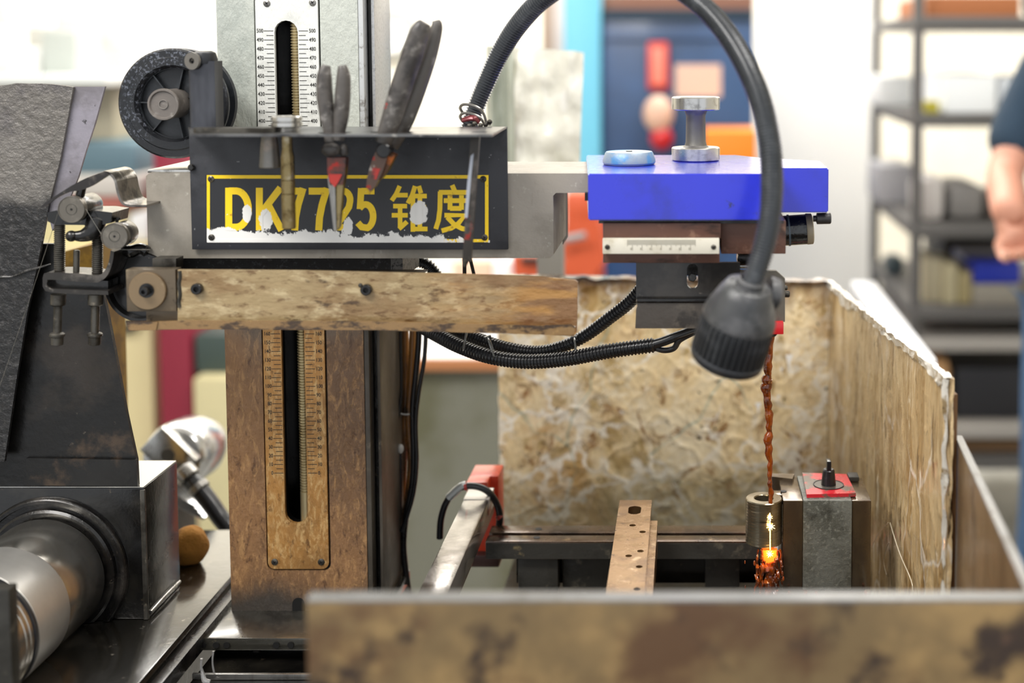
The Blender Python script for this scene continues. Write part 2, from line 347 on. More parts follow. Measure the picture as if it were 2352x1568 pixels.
    def ball(s, c, r, sx=1, sy=1, sz=1, seg=20):
        m = Matrix.Translation(Vector(c)) @ Matrix.Diagonal((r*sx, r*sy, r*sz, 1))
        bmesh.ops.create_uvsphere(s.b, u_segments=seg, v_segments=seg//2+2, radius=1, matrix=m); return s
    def quad(s, a, b, c, d): s._add([a, b, c, d], [(0, 1, 2, 3)]); return s
    def sheet(s, f, nu, nv, th):
        """f(u,v)->point; a solid sheet of thickness th (vector)"""
        th = Vector(th); A = [[s.b.verts.new(f(i/nu, j/nv)) for j in range(nv+1)] for i in range(nu+1)]
        B = [[s.b.verts.new(A[i][j].co+th) for j in range(nv+1)] for i in range(nu+1)]
        for i in range(nu):
            for j in range(nv):
                s.b.faces.new([A[i][j], A[i+1][j], A[i+1][j+1], A[i][j+1]]); s.b.faces.new([B[i][j+1], B[i+1][j+1], B[i+1][j], B[i][j]])
        for i in range(nu):
            s.b.faces.new([A[i+1][0], A[i][0], B[i][0], B[i+1][0]]); s.b.faces.new([A[i][nv], A[i+1][nv], B[i+1][nv], B[i][nv]])
        for j in range(nv):
            s.b.faces.new([A[0][j], A[0][j+1], B[0][j+1], B[0][j]]); s.b.faces.new([A[nu][j+1], A[nu][j], B[nu][j], B[nu][j+1]])
        return s
    def px(s, x0, x1, y0, y1, Yf, Yb, bev=0.0):
        """box whose front face at depth Yf covers the pixel rectangle"""
        a = P(x0, (y0+y1)/2, Yf).x; b = P(x1, (y0+y1)/2, Yf).x; z1 = P((x0+x1)/2, y0, Yf).z; z0 = P((x0+x1)/2, y1, Yf).z
        return s.box(a, b, Yf, Yb, z0, z1, bev)
    def pxpoly(s, pts, Yf, Yb, holes=()):
        g = lambda l: [(P(x, y, Yf).x, P(x, y, Yf).z) for x, y in l]
        return s.ext(g(pts), Yf, Yb, 'y', [g(h) for h in holes])

def worldloc(o):
    v = Vector((0, 0, 0))
    while o: v = v+o.location; o = o.parent
    return v
def tag(o, label=None, cat=None, group=None, kind=None):
    if label: o['label'] = label
    if cat: o['category'] = cat
    if group: o['group'] = group
    if kind: o['kind'] = kind
    return o
def build(name, mb, mat, parent=None, loc=None, smooth=35):
    bm = mb.b if isinstance(mb, MB) else mb
    me = bpy.data.meshes.new(name)
    bmesh.ops.recalc_face_normals(bm, faces=bm.faces)
    bm.to_mesh(me); bm.free()
    me.materials.append(mat)
    if parent is not None: off = worldloc(parent)
    elif loc is not None: off = Vector(loc)
    else:
        xs = [v.co for v in me.vertices]
        lo = Vector([min(c[i] for c in xs) for i in range(3)]); hi = Vector([max(c[i] for c in xs) for i in range(3)])
        off = Vector(((lo.x+hi.x)/2, (lo.y+hi.y)/2, lo.z))
    me.transform(Matrix.Translation(-off))
    for p in me.polygons: p.use_smooth = True
    me.set_sharp_from_angle(angle=math.radians(smooth))
    o = bpy.data.objects.new(name, me); C.objects.link(o)
    if parent is not None: o.parent = parent
    else: o.location = off
    return o
def thing(name, label, cat, loc, group=None):
    o = bpy.data.objects.new(name, None); C.objects.link(o); o.location = loc; o.empty_display_size = .05
    return tag(o, label, cat, group)
def single(name, label, cat, mb, mat, group=None, **k): return tag(build(name, mb, mat, **k), label, cat, group)
def struct(name, mb, mat): return tag(build(name, mb, mat), kind='structure')
def dup(o, parent=None, loc=None, label=None):
    c = o.copy(); C.objects.link(c)
    if parent is not None: c.parent = parent
    if loc is not None: c.location = loc
    if label: c['label'] = label
    for ch in [x for x in C.objects if x.parent == o]: dup(ch, c)
    return c
def text_mesh(items, size, y, mirror=False):
    """numbers as flat geometry; items: (string, x, z, align)"""
    mb = MB()
    cache = {}
    for st, x, z, al in items:
        if (st, al) not in cache:
            cu = bpy.data.curves.new('t', 'FONT'); cu.body = st; cu.size = 1; cu.align_x = al; cu.align_y = 'CENTER'; cu.resolution_u = 2; cu.offset = .012
            ob = bpy.data.objects.new('t', cu); me = ob.to_mesh()
            cache[(st, al)] = ([v.co.copy() for v in me.vertices], [tuple(p.vertices) for p in me.polygons])
            ob.to_mesh_clear(); bpy.data.objects.remove(ob); bpy.data.curves.remove(cu)
        vs, fs = cache[(st, al)]
        mb._add([(x+v.x*size*(-1 if mirror else 1)*.8, y, z+v.y*size) for v in vs], fs)
    return mb
def screw(cx, cy, Y, rpx, mat, parent, name='screw', slot=True, h=.0015):
    c = P(cx, cy, Y); r = R(rpx, Y)
    o = build(name, MB().lathe(c, c+Vector((0, -1, 0)), [(-.001, 0), (-.001, r), (h*.4, r), (h, r*.6), (h*1.1, 0)], 20), mat, parent)
    if slot:
        m = MB(); a = .5
        for an in (a, a+PI/2):
            ax = Vector((math.cos(an), 0, math.sin(an))); az = Vector((-math.sin(an), 0, math.cos(an)))
            m.obox(c+Vector((0, -h*1.1, 0)), ax*r*.55, Vector((0, .0004, 0)), az*r*.12)
        build('cross_slot', m, hole_mat, o)
    return o
def socket_bolt(cx, cy, Y, rpx, mat, parent, h=.006):
    c = P(cx, cy, Y); r = R(rpx, Y); d = Vector((0, -1, 0))
    o = build('bolt', MB().lathe(c, c+d, [(-.001, r), (h-.0008, r), (h, r-.0008), (h, r*.5), (h*.4, r*.5), (h*.4, 0)], 24), mat, parent)
    build('hex_socket', MB().cyl(c+d*h*.42, c+d*h*.5, r*.46, 6), hole_mat, o)
    return o

# ------------------------------------------------------------------ the workshop shell
wall_mat = M('cream_wall_paint', '#ece7da', 0.8, 0, [('#ddd6c6', 1.5, .4, .7)], [(30, .001)])
floor_mat = M('grey_floor', '#8e8d88', 0.45, 0, [('#77766e', 2, .45, .65), ('#a7a6a0', 5, .5, .7)], [(20, .001)], .1)
ceil_mat = M('ceiling_paint', '#e4e2dc', 0.9)
struct('floor', MB().box(-4.4, 3.4, -1.5, 6.62, -.1, 0), floor_mat)
struct('wall_back', MB().box(-4.4, 3.4, 6.5, 6.62, 0, 3.4), wall_mat)
struct('wall_left', MB().box(-4.5, -4.4, -1.5, 6.5, 0, 3.4), wall_mat)
struct('wall_right', MB().box(3.4, 3.5, -1.5, 6.5, 0, 3.4), wall_mat)
struct('ceiling', MB().box(-4.5, 3.5, -1.5, 6.62, 3.4, 3.5), ceil_mat)
# wall end that stands between the blue machine and the shelves
a = P(1742, 300, 5.0).x; b = P(2003, 300, 5.0).x
struct('wall_partition', MB().box(a, b, 5.0, 5.25, 0, 3.4), M('white_partition_paint', '#f4f2ec', .8))

# ================================================================== MACHINE COLUMN
YC = 1.46
zf = P(700, 1402, YC).z
xm = lambda p: P(p, 700, YC).x      # column verticals read at mid height
ztop = P(700, -260, YC).z
col = thing('machine_column', 'upright machine column, pale grey above and brown oil-crusted below, with a slotted scale plate', 'machine column', (P(690, 1400, YC).x, YC+.1, zf))
sx0, sx1 = xm(645), xm(698)
px0, px1 = xm(603), xm(744)
cz0, cz1 = xm(514), xm(833)
def slot(u0, u1, w0, w1, n=8):
    r = (u1-u0)/2; c = (u0+u1)/2; pts = []
    for i in range(n+1): pts.append((c+r*math.cos(PI*i/n), w1-r+r*math.sin(PI*i/n)))
    for i in range(n+1): pts.append((c-r*math.cos(PI*i/n), w0+r-r*math.sin(PI*i/n)))
    return pts
def rrect(u0, u1, w0, w1, r, n=5):
    pts = []
    for cx, cy, a0 in ((u1-r, w1-r, 0), (u0+r, w1-r, PI/2), (u0+r, w0+r, PI), (u1-r, w0+r, 1.5*PI)):
        for i in range(n+1):
            a = a0+PI/2*i/n; pts.append((cx+r*math.cos(a), cy+r*math.sin(a)))
    return pts
sz0, sz1 = P(675, 1201, YC).z, P(665, 47, YC).z
pz0, pz1 = P(680, 1305, YC).z, P(665, -12, YC).z
g = .004
build('front_panel', MB().ext([(cz0, zf), (cz1, zf), (cz1, ztop), (cz0, ztop)], YC, YC+.022, 'y', [rrect(px0-g*.5, px1+g*.5, pz0-g*.5, pz1+g*.5, .008)]), column_mat, col)
build('plate_recess', MB().ext([(cz0+.002, zf+.001), (cz1-.002, zf+.001), (cz1-.002, ztop-.001), (cz0+.002, ztop-.001)], YC+.004, YC+.021, 'y', [slot(sx0-.003, sx1+.003, sz0-.004, sz1+.004)]), hole_mat, col)
build('lower_edge_strip', MB().box(cz1, xm(845), YC+.001, YC+.02, zf, zf+.385, .001), side_mat, col)
build('edge_strip', MB().box(cz1, xm(845), YC+.001, YC+.02, zf+.3855, ztop, .001), M('worn_strip_paint', '#c4c6c6', .3, .4, layers=[('#6a6259', 60, .55, .7), ('#8d8f90', 20, .5, .7)]), col)
x2, x3 = xm(845), xm(857)
build('column_core', MB().ext([(cz0+.006, YC+.0221), (sx0-.012, YC+.0221), (sx0-.012, YC+.07), (sx1+.012, YC+.07), (sx1+.012, YC+.0221), (x3-.001, YC+.0221), (x3-.001, YC+.088), (cz0+.006, YC+.088)], zf, ztop, 'z'), wet_black, col)
build('side_cover', MB().box(x3, x3+.004, YC+.012, YC+.092, P(870, 592, YC).z, ztop, .002), silver_strip, col)
build('side_guide', MB().box(x3, x3+.004, YC+.012, YC+.125, zf, P(870, 592, YC).z-.0005, .002), side_mat, col)
sp = build('scale_plate', MB().ext(rrect(px0, px1, pz0, pz1, .0075), YC-.0015, YC+.0035, 'y', [slot(sx0, sx1, sz0, sz1)]), plate_mat, col)
zz0, zz5 = P(640, 1085, YC).z, P(640, 71, YC).z
mb = MB(); items = []
for v in range(0, 505, 5):
    z = zz0+(zz5-zz0)*v/500; L = .0105 if v % 10 == 0 else .0078; t = .00035
    mb.box(sx0-.001-L, sx0-.001, YC-.00175, YC-.0014, z-t, z+t)
    mb.box(sx1+.001, sx1+.001+L, YC-.00175, YC-.0014, z-t, z+t)
    if v % 10 == 0:
        items.append((str(v), sx0-.0122, z, 'RIGHT')); items.append((str(v), sx1+.0125, z, 'LEFT'))
tag(build('tick_marks', mb, ink, sp), kind='stuff')
tag(build('scale_numbers', text_mesh(items, .0062, YC-.0018), ink, sp), kind='stuff')
for cx, cy in ((613, 8), (718, 6), (631, 1290), (738, 1290)): screw(cx, cy, YC-.0015, 8, steel_dark if cy > 500 else steel, sp)
# lead screw in the slot
cxs = (xm(676)+xm(699))/2
ls = MB()
pts = [(cxs, YC+.030, sz0-.01), (cxs, YC+.030, sz1+.05)]
n = 200; pr = []
L = sz1-sz0-.02; m = int(L/.0032)
for i in range(m):
    t0 = i*.0032; pr += [(t0, .0052), (t0+.0008, .0067), (t0+.0020, .0067), (t0+.0027, .0052)]
pr = [(0, 0), (0, .0050)]+[(t_, r_*.94) for t_, r_ in pr]+[(m*.0032, 0)]
screw_m = M('lead_screw_steel', '#b8a983', .35, .75, layers=[('#8a7448', 20, .5, .7)])
build('lead_screw', ls.lathe((cxs, YC+.010, sz0+.032), (cxs, YC+.010, sz1+.012), pr, 16), screw_m, col)
build('lead_screw_shaft', MB().cyl((cxs, YC+.010, sz0-.002), (cxs, YC+.010, sz0+.034), .0063, 16), screw_m, col)
# foot
bp = PZ(454, 1465, zf); bq = PZ(858, 1465, zf)
build('base_plate', MB().box(bp.x, bq.x, bp.y, YC+.12, P(470, 1494, bp.y).z, zf, .002), wet_grey, col)
for i, cx in enumerate((466, 497, 521, 635, 668)):
    c = P(cx, 1480, bp.y); build('bolt_head', MB().cyl(c+Vector((0, .001, 0)), c+Vector((0, -.0016, 0)), .0035, 16), hole_mat, col)
build('base_block', MB().box(P(493, 1500, bp.y+.03).x, bq.x-.01, bp.y+.03, YC+.12, P(500, 1550, bp.y+.03).z, P(470, 1494, bp.y).z, .003), wet_black, col)
c = P(590, 1503, bp.y+.03); build('round_plug', MB().cyl(c, c+Vector((0, -.003, 0)), .006, 20), cast_dark, col)
c = P(690, 1400, YC)
build('front_slot', MB().ext(slot(P(672, 1400, YC).x, P(700, 1400, YC).x, P(690, 1440, YC).z, P(690, 1372, YC).z), YC-.001, YC+.003), hole_mat, col)

# ================================================================== UPPER ARM
YA = 1.36; YB = 1.50
arm = thing('cast_crossbeam', 'long grey cast arm crossing the column, its right end stepped into a notch', 'machine arm', P(800, 592, YA)+Vector((0, .07, 0)))
al, ar, at_, ab = P(338, 500, YA).x, P(1271, 520, YA).x, P(700, 398, YA).z, P(700, 593, YA).z
ae = P(1349, 420, YA).x; an = P(1300, 443, YA).z
m = MB().ext([(al, ab), (ar-.004, ab), (ar, ab+.004), (ar, an-.003), (ar+.003, an), (ae+.0048, an), (ae+.0048, at_), (al+.003, at_), (al, at_-.003)], YA, YB)
build('arm_body', m, casting, arm)
a, b = P(1272, 445, YB-.002), P(1297, 560, YB-.002)
build('notch_block', MB().box(ar-.002, P(1297, 500, YB).x, YB-.02, YB+.04, P(1280, 555, YB).z, an+.001), M('dark_rough_block', '#33322f', .5, .2, layers=[('#8c8a83', 12, .5, .55)], bump=[(200, .0004)]), arm)
build('top_left_cap', MB().box(al, P(440, 380, YA).x, YA+.004, YB-.01, at_, at_+.0035, .001), steel_bright, arm)
# saddle under the arm
sd = MB().box(P(405, 600, 1.385).x, P(897, 600, 1.385).x, 1.385, YC-.001, P(500, 640, 1.385).z, ab-.0003)
build('saddle_block', sd, M('black_textured_iron', '#18181a', .45, .1, layers=[('#3b3c40', 220, .55, .65)], bump=[(240, .0008)]), arm)
build('saddle_edge', MB().box(P(897.5, 600, 1.385).x, P(925, 600, 1.385).x, 1.385, YC+.01, P(500, 640, 1.385).z, ab-.0003), M('hammered_edge_paint', '#6d6d6c', .4, .3, layers=[('#2b2b2c', 240, .5, .6)], bump=[(240, .0006)]), arm)

# ================================================================== NAMEPLATE BRACKET
YN = 1.354
brk = thing('tool_bracket', 'black bent-sheet bracket with a tool shelf and a yellow-lettered plate on the arm', 'tool rack', P(800, 572, YN))
bl, br, bt, bb = P(437, 430, YN).x, P(1166, 430, YN).x, P(800, 291, YN).z, P(800, 573, YN).z
build('back_sheet', MB().box(bl, br, YN, YN+.003, bb, bt, .0007), black_steel, brk)
YS = 1.235
tools_at = {'bar': (660, 1.275), 'cone': (618, 1.29), 'nose': (768, 1.26), 'cutter': (900, 1.265), 'driver': (1100, 1.27)}
fl, fr = P(437, 303, YS).x, P(1130, 305, YS).x
def shz(x, y): return bt
zt = bt
shelf_out = [(bl, YN+.002), (br, YN+.002), (br-.001, YN-.004), (fr, YS), (fl+.0, YS), (bl+.001, YN-.004)]
holes = []
for k, (cx, yy) in tools_at.items():
    c = P(cx, 294, yy); rr = {'bar': .0085, 'cone': .0095, 'nose': .0165, 'cutter': .021, 'driver': .008}[k]
    holes.append([(c.x+rr*math.cos(2*PI*i/16), yy+rr*math.sin(2*PI*i/16)*.8) for i in range(16)])
build('shelf', MB().ext(shelf_out, zt-.0022, zt, 'z', holes), M('worn_shelf_steel', '#6f6f6f', .3, .7, layers=[('#3b3b3d', 20, .45, .65), ('#b9b5ac', 60, .64, .74)], bump=[(160, .0002)]), brk)
# folded upright post of the bracket
ul, ur, ut = P(434, 200, 1.33).x, P(493, 200, 1.33).x, P(460, 140, 1.33).z
up = MB().ext([(ul, 1.354), (ul, 1.331), (ul+.0015, 1.330), (ur-.0015, 1.330), (ur, 1.331), (ur, 1.354), (ur-.002, 1.354), (ur-.002, 1.333), (ul+.002, 1.333), (ul+.002, 1.354)], bt, ut, 'z')
build('upright_channel', up, M('dark_folded_steel', '#3c3d42', .25, .6, layers=[('#5b5d63', 10, .5, .7, (1, 1, .2))]), brk)
# nameplate
YP = YN-.0008
def plate_chip(q, c, paint):
    sx = q.n.new('ShaderNodeSeparateXYZ'); q.L(q.tc, sx.inputs[0]); x, z = sx.outputs[0], sx.outputs[2]
    n1 = q.noise(46, (1, 1, .8), 2.7, 8, .75); big = q.noise(11, (1, 0, .0), 1.35, 2, .5)
    # height of bare white metal above the lower border, bigger towards the left
    edge = q.math('ADD', q.math('MULTIPLY', big, .018), q.math('MULTIPLY', n1, .042))
    lean = q.math('MULTIPLY', x, -.042)
    f = q.math('SUBTRACT', q.math('ADD', edge, lean), q.math('ADD', z, .0125))
    f = q.ramp(f, -.0001, .0002)
    # two worn patches higher up
    for cx, cz, rx, rz in ((PATCH1.x, PATCH1.z, .012, .016), (PATCH2.x, PATCH2.z, .006, .011), (PATCH3.x, PATCH3.z, .009, .016), (PATCH4.x, PATCH4.z, .006, .012)):
        dx = q.math('DIVIDE', q.math('SUBTRACT', x, cx), rx); dz = q.math('DIVIDE', q.math('SUBTRACT', z, cz), rz)
        r2 = q.math('ADD', q.math('MULTIPLY', dx, dx), q.math('MULTIPLY', dz, dz))
        k = q.ramp(q.math('SUBTRACT', q.math('MULTIPLY', n1, 2.6), r2), .62, .66)
        f = q.math('MAXIMUM', f, k)
    f = q.math('MAXIMUM', f, q.ramp(q.noise(130, (1, 1, 1), 4.1, 3), .715, .72))
    return q.mix(f, paint, lin('#f1efea'))
org = worldloc(brk)
PATCH1, PATCH2, PATCH3, PATCH4 = [P(x, y, YP)-org for x, y in ((962, 488), (567, 492), (612, 505), (800, 520))]
np_black = M('nameplate_black', '#222327', .35, 0, extra=lambda q, c: plate_chip(q, c, lin('#222327')))
np_yellow = M('nameplate_yellow', '#f2c40f', .4, 0, extra=lambda q, c: plate_chip(q, c, q.mix(q.ramp(q.noise(90, (1, 1, 1), 1.1), .62, .72), lin('#ffd60a'), lin('#c8930f'))))
npl = build('nameplate', MB().px(474, 1124, 401, 557, YP, YN-.0001), np_black, brk)
m = MB(); yb = YP-.0002
def pr(x0, x1, y0, y1): m.pxpoly([(x0, y0), (x1, y0), (x1, y1), (x0, y1)], yb, YP+.0001)
pr(475, 1122, 402, 410); pr(475, 482, 410, 549); pr(1114, 1122, 410, 549); pr(475, 1122, 549, 556)
build('yellow_border', m, np_yellow, npl)
SW = 12.0
def strokes(mb, ls, box, w=SW, sy=1.0):
    x0, x1, y0, y1 = box
    for li, l in enumerate(ls):
        ww = w
        if isinstance(l[0], (int, float)): ww, l = l[0], l[1:]
        pts = [(x0+(x1-x0)*u/100, y1-(y1-y0)*v/100) for u, v in l]
        n = len(pts); L_, R_ = [], []
        for i, p in enumerate(pts):
            d0 = (pts[i][0]-pts[i-1][0], pts[i][1]-pts[i-1][1]) if i else None
            d1 = (pts[i+1][0]-p[0], pts[i+1][1]-p[1]) if i < n-1 else None
            def nrm(d): k = math.hypot(*d); return (-d[1]/k, d[0]/k)
            if d0 is None: nx, ny = nrm(d1)
            elif d1 is None: nx, ny = nrm(d0)
            else:
                a, b = nrm(d0), nrm(d1); nx, ny = a[0]+b[0], a[1]+b[1]; k = math.hypot(nx, ny); nx, ny = nx/k, ny/k
                s = min(1.6, 1/max(.3, nx*a[0]+ny*a[1])); nx, ny = nx*s, ny*s
            L_.append((p[0]+nx*ww/2, p[1]+ny*ww/2)); R_.append((p[0]-nx*ww/2, p[1]-ny*ww/2))
        for i in range(n-1):
            v = [P(q[0], q[1], yb-2e-5*li-1e-6*i) for q in (L_[i], L_[i+1], R_[i+1], R_[i])]
            mb.quad(*v)
def arc(cx, cy, rx, ry, a0, a1, n=10): return [(cx+rx*math.cos(math.radians(a0+(a1-a0)*i/n)), cy+ry*math.sin(math.radians(a0+(a1-a0)*i/n))) for i in range(n+1)]
m = MB()
WL = 16
strokes(m, [[(12, 0), (12, 100)], [(12, 92.5), (40, 92.5)]+arc(40, 50, 46, 42.5, 88, -88, 14)+[(12, 7.5)]], (518, 579, 431, 529), WL)
strokes(m, [[(12, 0), (12, 100)], [(88, 100), (18, 40)], [(44, 60), (92, 0)]], (588, 652, 431, 529), WL)
for bx in ((654, 702), (709, 757)): strokes(m, [[(0, 92), (84, 92)], [(88, 99), (64, 60), (52, 30), (48, 0)]], (bx[0], bx[1], 431, 529), WL)
strokes(m, [arc(50, 72, 34, 20.5, 178, -10, 10)+[(78, 55), (40, 26), (16, 9)], [(8, 7.5), (92, 7.5)]], (764, 812, 431, 529), WL-1)
strokes(m, [[(88, 92), (26, 92)], [(26, 99), (20, 50)], [(18, 52), (34, 60)]+arc(46, 33, 36, 28, 90, -75, 12)+[(28, 8), (10, 18)]], (817, 866, 431, 529), WL-1)
zui = [[(24, 100), (14, 82), (2, 68)], [(14, 80), (46, 80)], [(6, 56), (44, 56)], [(2, 36), (46, 36)], [(25, 56), (25, 8)], [(22, 6), (44, 22)],
       [(66, 100), (58, 80), (46, 62)], [(60, 78), (60, 0)], [(76, 100), (82, 84)], [(58, 78), (98, 78)], [(58, 54), (96, 54)], [(58, 30), (96, 30)], [(58, 6), (100, 6)], [(79, 78), (79, 6)]]
du = [[(48, 102), (56, 88)], [(10, 86), (99, 86)], [(14, 88), (13, 50), (9, 25), (1, 6)], [(24, 68), (97, 68)], [(42, 80), (42, 48)], [(75, 80), (75, 48)], [(42, 51), (75, 51)],
      [(26, 36), (84, 36), (66, 18), (46, 8), (18, 2)], [(34, 32), (54, 16), (76, 7), (98, 4)]]
strokes(m, zui, (898, 982, 427, 532), 10.5)
strokes(m, du, (1000, 1080, 427, 532), 11)
tag(build('lettering', m, np_yellow, npl), 'yellow letters, partly flaked off to white metal')
for cx, cy in ((485, 411), (486, 545), (1110, 411), (1113, 545)): screw(cx, cy, YP, 7.5, steel_dark, npl)
c = P(441, 384, YN); build('bolt', MB().cyl(c+Vector((0, .002, 0)), c+Vector((0, -.004, 0)), .0035, 12, bev=.001), black_oily, brk)

# ================================================================== SPOOL behind the bracket
YW = 1.385
sc0 = P(396, 238, YW); r = R(127, YW)
spo = thing('wire_spool', 'large black plastic spool with spokes and grey hub left of the scale plate', 'spool', sc0+Vector((0, .015, -r)))
d = Vector((0, 1, 0))
ri = R(82, YW)
build('front_flange', MB().lathe(sc0, sc0+d, [(.004, ri), (0, ri+.003), (0, r*.83), (.0015, r*.85), (.0015, r-.002), (.003, r), (.007, r), (.009, r-.002), (.009, ri), (.004, ri)], 72), speckled_plastic, spo)
build('rear_flange', MB().lathe(sc0, sc0+d, [(.026, ri), (.026, r-.001), (.028, r), (.031, r), (.033, r-.002), (.033, ri), (.026, ri)], 72), black_plastic, spo)
build('core', MB().ring(sc0+d*.009, sc0+d*.026, r*.86, ri*.98, 64), black_plastic, spo)
build('web_disc', MB().ring(sc0+d*.014, sc0+d*.02, ri*1.0, R(30, YW), 64), black_plastic, spo)
for k in range(7):
    a = 2*PI*k/7+.42; u = Vector((math.cos(a), 0, math.sin(a)))
    v = Vector((-math.sin(a), 0, math.cos(a)))
    build('spoke', MB().obox(sc0+u*(ri+R(36, YW))/2+d*.011, u*((ri-R(33, YW))/2), d*.004, v*.0007), black_plastic, spo)
hc = P(374, 240, YW-.024); hr = R(36, YW)
h = build('hub', MB().lathe(hc, hc+d, [(.002, 0), (.002, hr*.8), (0, hr*.86), (0, hr*.97), (.001, hr), (.006, hr), (.008, hr*.92), (.04, hr*.95), (.04, 0)], 48), M('grey_plastic_hub', '#6b6560', .4, .1, layers=[('#8d8882', 90, .55, .7)], bump=[(140, .0004)]), spo)
build('centre_mark', MB().lathe(hc, hc+d, [(.0019, R(9, YW)), (.0008, R(9.5, YW)), (.0008, R(10.5, YW)), (.0019, R(11, YW))], 24), M('grey_mark', '#7d7873', .4), h)
# washer stack at the top of the upright
wc = P(440, 140, 1.325)
wa = thing('washer', 'grey round washer leaning on top of the black upright post', 'washer', wc+Vector((0, 0, -R(20, 1.325))))
build('ring', MB().ring(wc, wc+Vector((.001, .003, 0)), R(20, 1.325), R(7, 1.325), 28), M('dull_grey_metal', '#77746f', .4, .6), wa)
kc = P(470, 128, 1.34)
single('lump', 'small round grey knob resting on the top edge of the black upright', 'knob', MB().lathe(kc+Vector((0, 0, -.008)), kc+Vector((0, 0, 1)), [(0, 0), (0, .012), (.004, .013), (.011, .011), (.013, .007), (.013, 0)], 24), speckled_plastic).name = 'spool_knob'

# ================================================================== TOOLS IN THE SHELF
def V(*a): return Vector(a)
# flat wrench lying on the shelf, and the knurled-head drift beside it
mt = MB(); zt2 = bt+.0045
a, b = P(449, 290, 1.262), P(612, 290, 1.262)
mt.ext([(a.x, 1.256), (a.x+.004, 1.252), (b.x-.01, 1.254), (b.x, 1.250), (b.x+.009, 1.256), (b.x+.009, 1.267), (b.x, 1.272), (b.x-.01, 1.268), (a.x+.004, 1.270), (a.x, 1.266)], bt+.0003, bt+.0048, 'z')
single('flat_wrench', 'thin flat steel wrench lying along the left half of the black tool shelf', 'wrench', mt, steel_dark)
# taper socket hanging through the shelf
c = P(618, 298, 1.29); c.z = bt
t = thing('taper_socket', 'short grey tapered metal socket hanging under the shelf beside the long punch', 'socket', V(c.x, c.y, P(618, 385, 1.29).z))
L = bt-t.location.z; rA, rB = R(16.5, 1.29), R(24, 1.29)
build('cone', MB().lathe(t.location, V(c.x, c.y, bt), [(.004, 0), (.004, rB*.78), (0, rB*.82), (0, rB-.0006), (.001, rB), (L*.65, rA+.0015), (L+.001, rA-.001)], 28), M('sandblasted_grey_steel', '#8a8782', .45, .7, layers=[('#a3978c', 40, .55, .7)], bump=[(300, .0002)]), t)
build('collar', MB().lathe(V(c.x, c.y, bt), V(c.x, c.y, 9), [(.0003, 0), (.0003, rA*1.18), (.0035, rA*1.18), (.0035, 0)], 28), steel_dark, t)
# long punch with double knurled head
c = P(659, 300, 1.275); zb = P(661, 525, 1.275).z
t = thing('long_punch', 'long bronze-coloured round punch with shiny double-rimmed head in front of the letters', 'punch', V(c.x, 1.275, zb))
rb = R(15.5, 1.275)
build('shank', MB().lathe(V(c.x, 1.275, zb), V(c.x, 1.275, 9), [(0, 0), (0, rb-.001), (.001, rb), (.018, rb), (.0183, rb-.0004), (.0188, rb-.0004), (.019, rb), (.034, rb), (.0345, rb-.0005), (.035, rb), (.0475, rb), (.048, rb-.0005), (.0485, rb), (.071, rb), (.078, rb*.78), (bt-zb, rb*.78)], 28), bronze, t)
rh = R(35, 1.275); z = bt
build('knurled_head', MB().lathe(V(c.x, 1.275, z), V(c.x, 1.275, 9), [(.0003, rb*.7), (.0003, rh*.75), (.004, rh*.8), (.0045, rh*.93), (.0055, rh), (.009, rh), (.0098, rh*.9), (.0105, rh*.9), (.011, rh), (.0145, rh), (.0155, rh*.92), (.0155, rh*.6), (.0145, rh*.55), (.0145, 0)], 48, 0), steel_bright, t)
# long-nose pliers
def grip(pts, rads, flat=.8): return MB().tube(pts, rads, 16, 6, flat=flat)
Yn = 1.26
def Q(x, y, Y=Yn): return P(x, y, Y)
t = thing('needle_nose_pliers', 'needle-nose pliers with red joint and grimy grey grips, hanging point down', 'pliers', Q(773, 528))
mm = 1.0
gl = build('grip', grip([Q(750, 150), Q(745, 175), Q(746, 220), Q(752, 265), Q(758, 298), Q(760, 325)], [.004, .0075, .0083, .0078, .0068, .006]), grip_grey, t)
gr = build('grip', grip([Q(786, 150), Q(789, 175), Q(787, 220), Q(784, 265), Q(780, 298), Q(778, 322)], [.004, .0070, .0080, .0078, .0062, .0055]), grip_grey, t)
build('grip_stop', MB().ball(Q(760, 343, 1.257), R(22, 1.26), 1, .7, .75), grip_grey, t)
build('grip_stop', MB().ball(Q(789, 345, 1.264), R(11, 1.26), 1, .9, 1.4), grip_grey, t)
build('joint', MB().pxpoly([(751, 362), (794, 362), (792, 400), (787, 425), (757, 425), (752, 395)], Yn-.005, Yn+.006), M('worn_red_joint', '#5c3a34', .3, .5, layers=[('#a52a22', 60, .5, .65), ('#3a3533', 40, .55, .62)]), t)
build('red_shoulder', MB().pxpoly([(753, 400), (786, 400), (778, 416), (769, 430), (758, 418)], Yn-.0062, Yn-.0048), red_paint, t)
build('jaw', MB().ext([(Q(755, 405).x, Q(755, 405).z), (Q(772, 425).x, Q(772, 425).z), (Q(775, 528).x, Q(775, 528).z), (Q(769, 529).x, Q(769, 529).z)], Yn-.004, Yn+.004), steel, t)
build('jaw', MB().ext([(Q(792, 402).x, Q(792, 402).z), (Q(775, 425).x, Q(775, 425).z), (Q(775.5, 528).x, Q(775.5, 528).z), (Q(781, 520).x, Q(781, 520).z)], Yn-.003, Yn+.005), bronze, t)
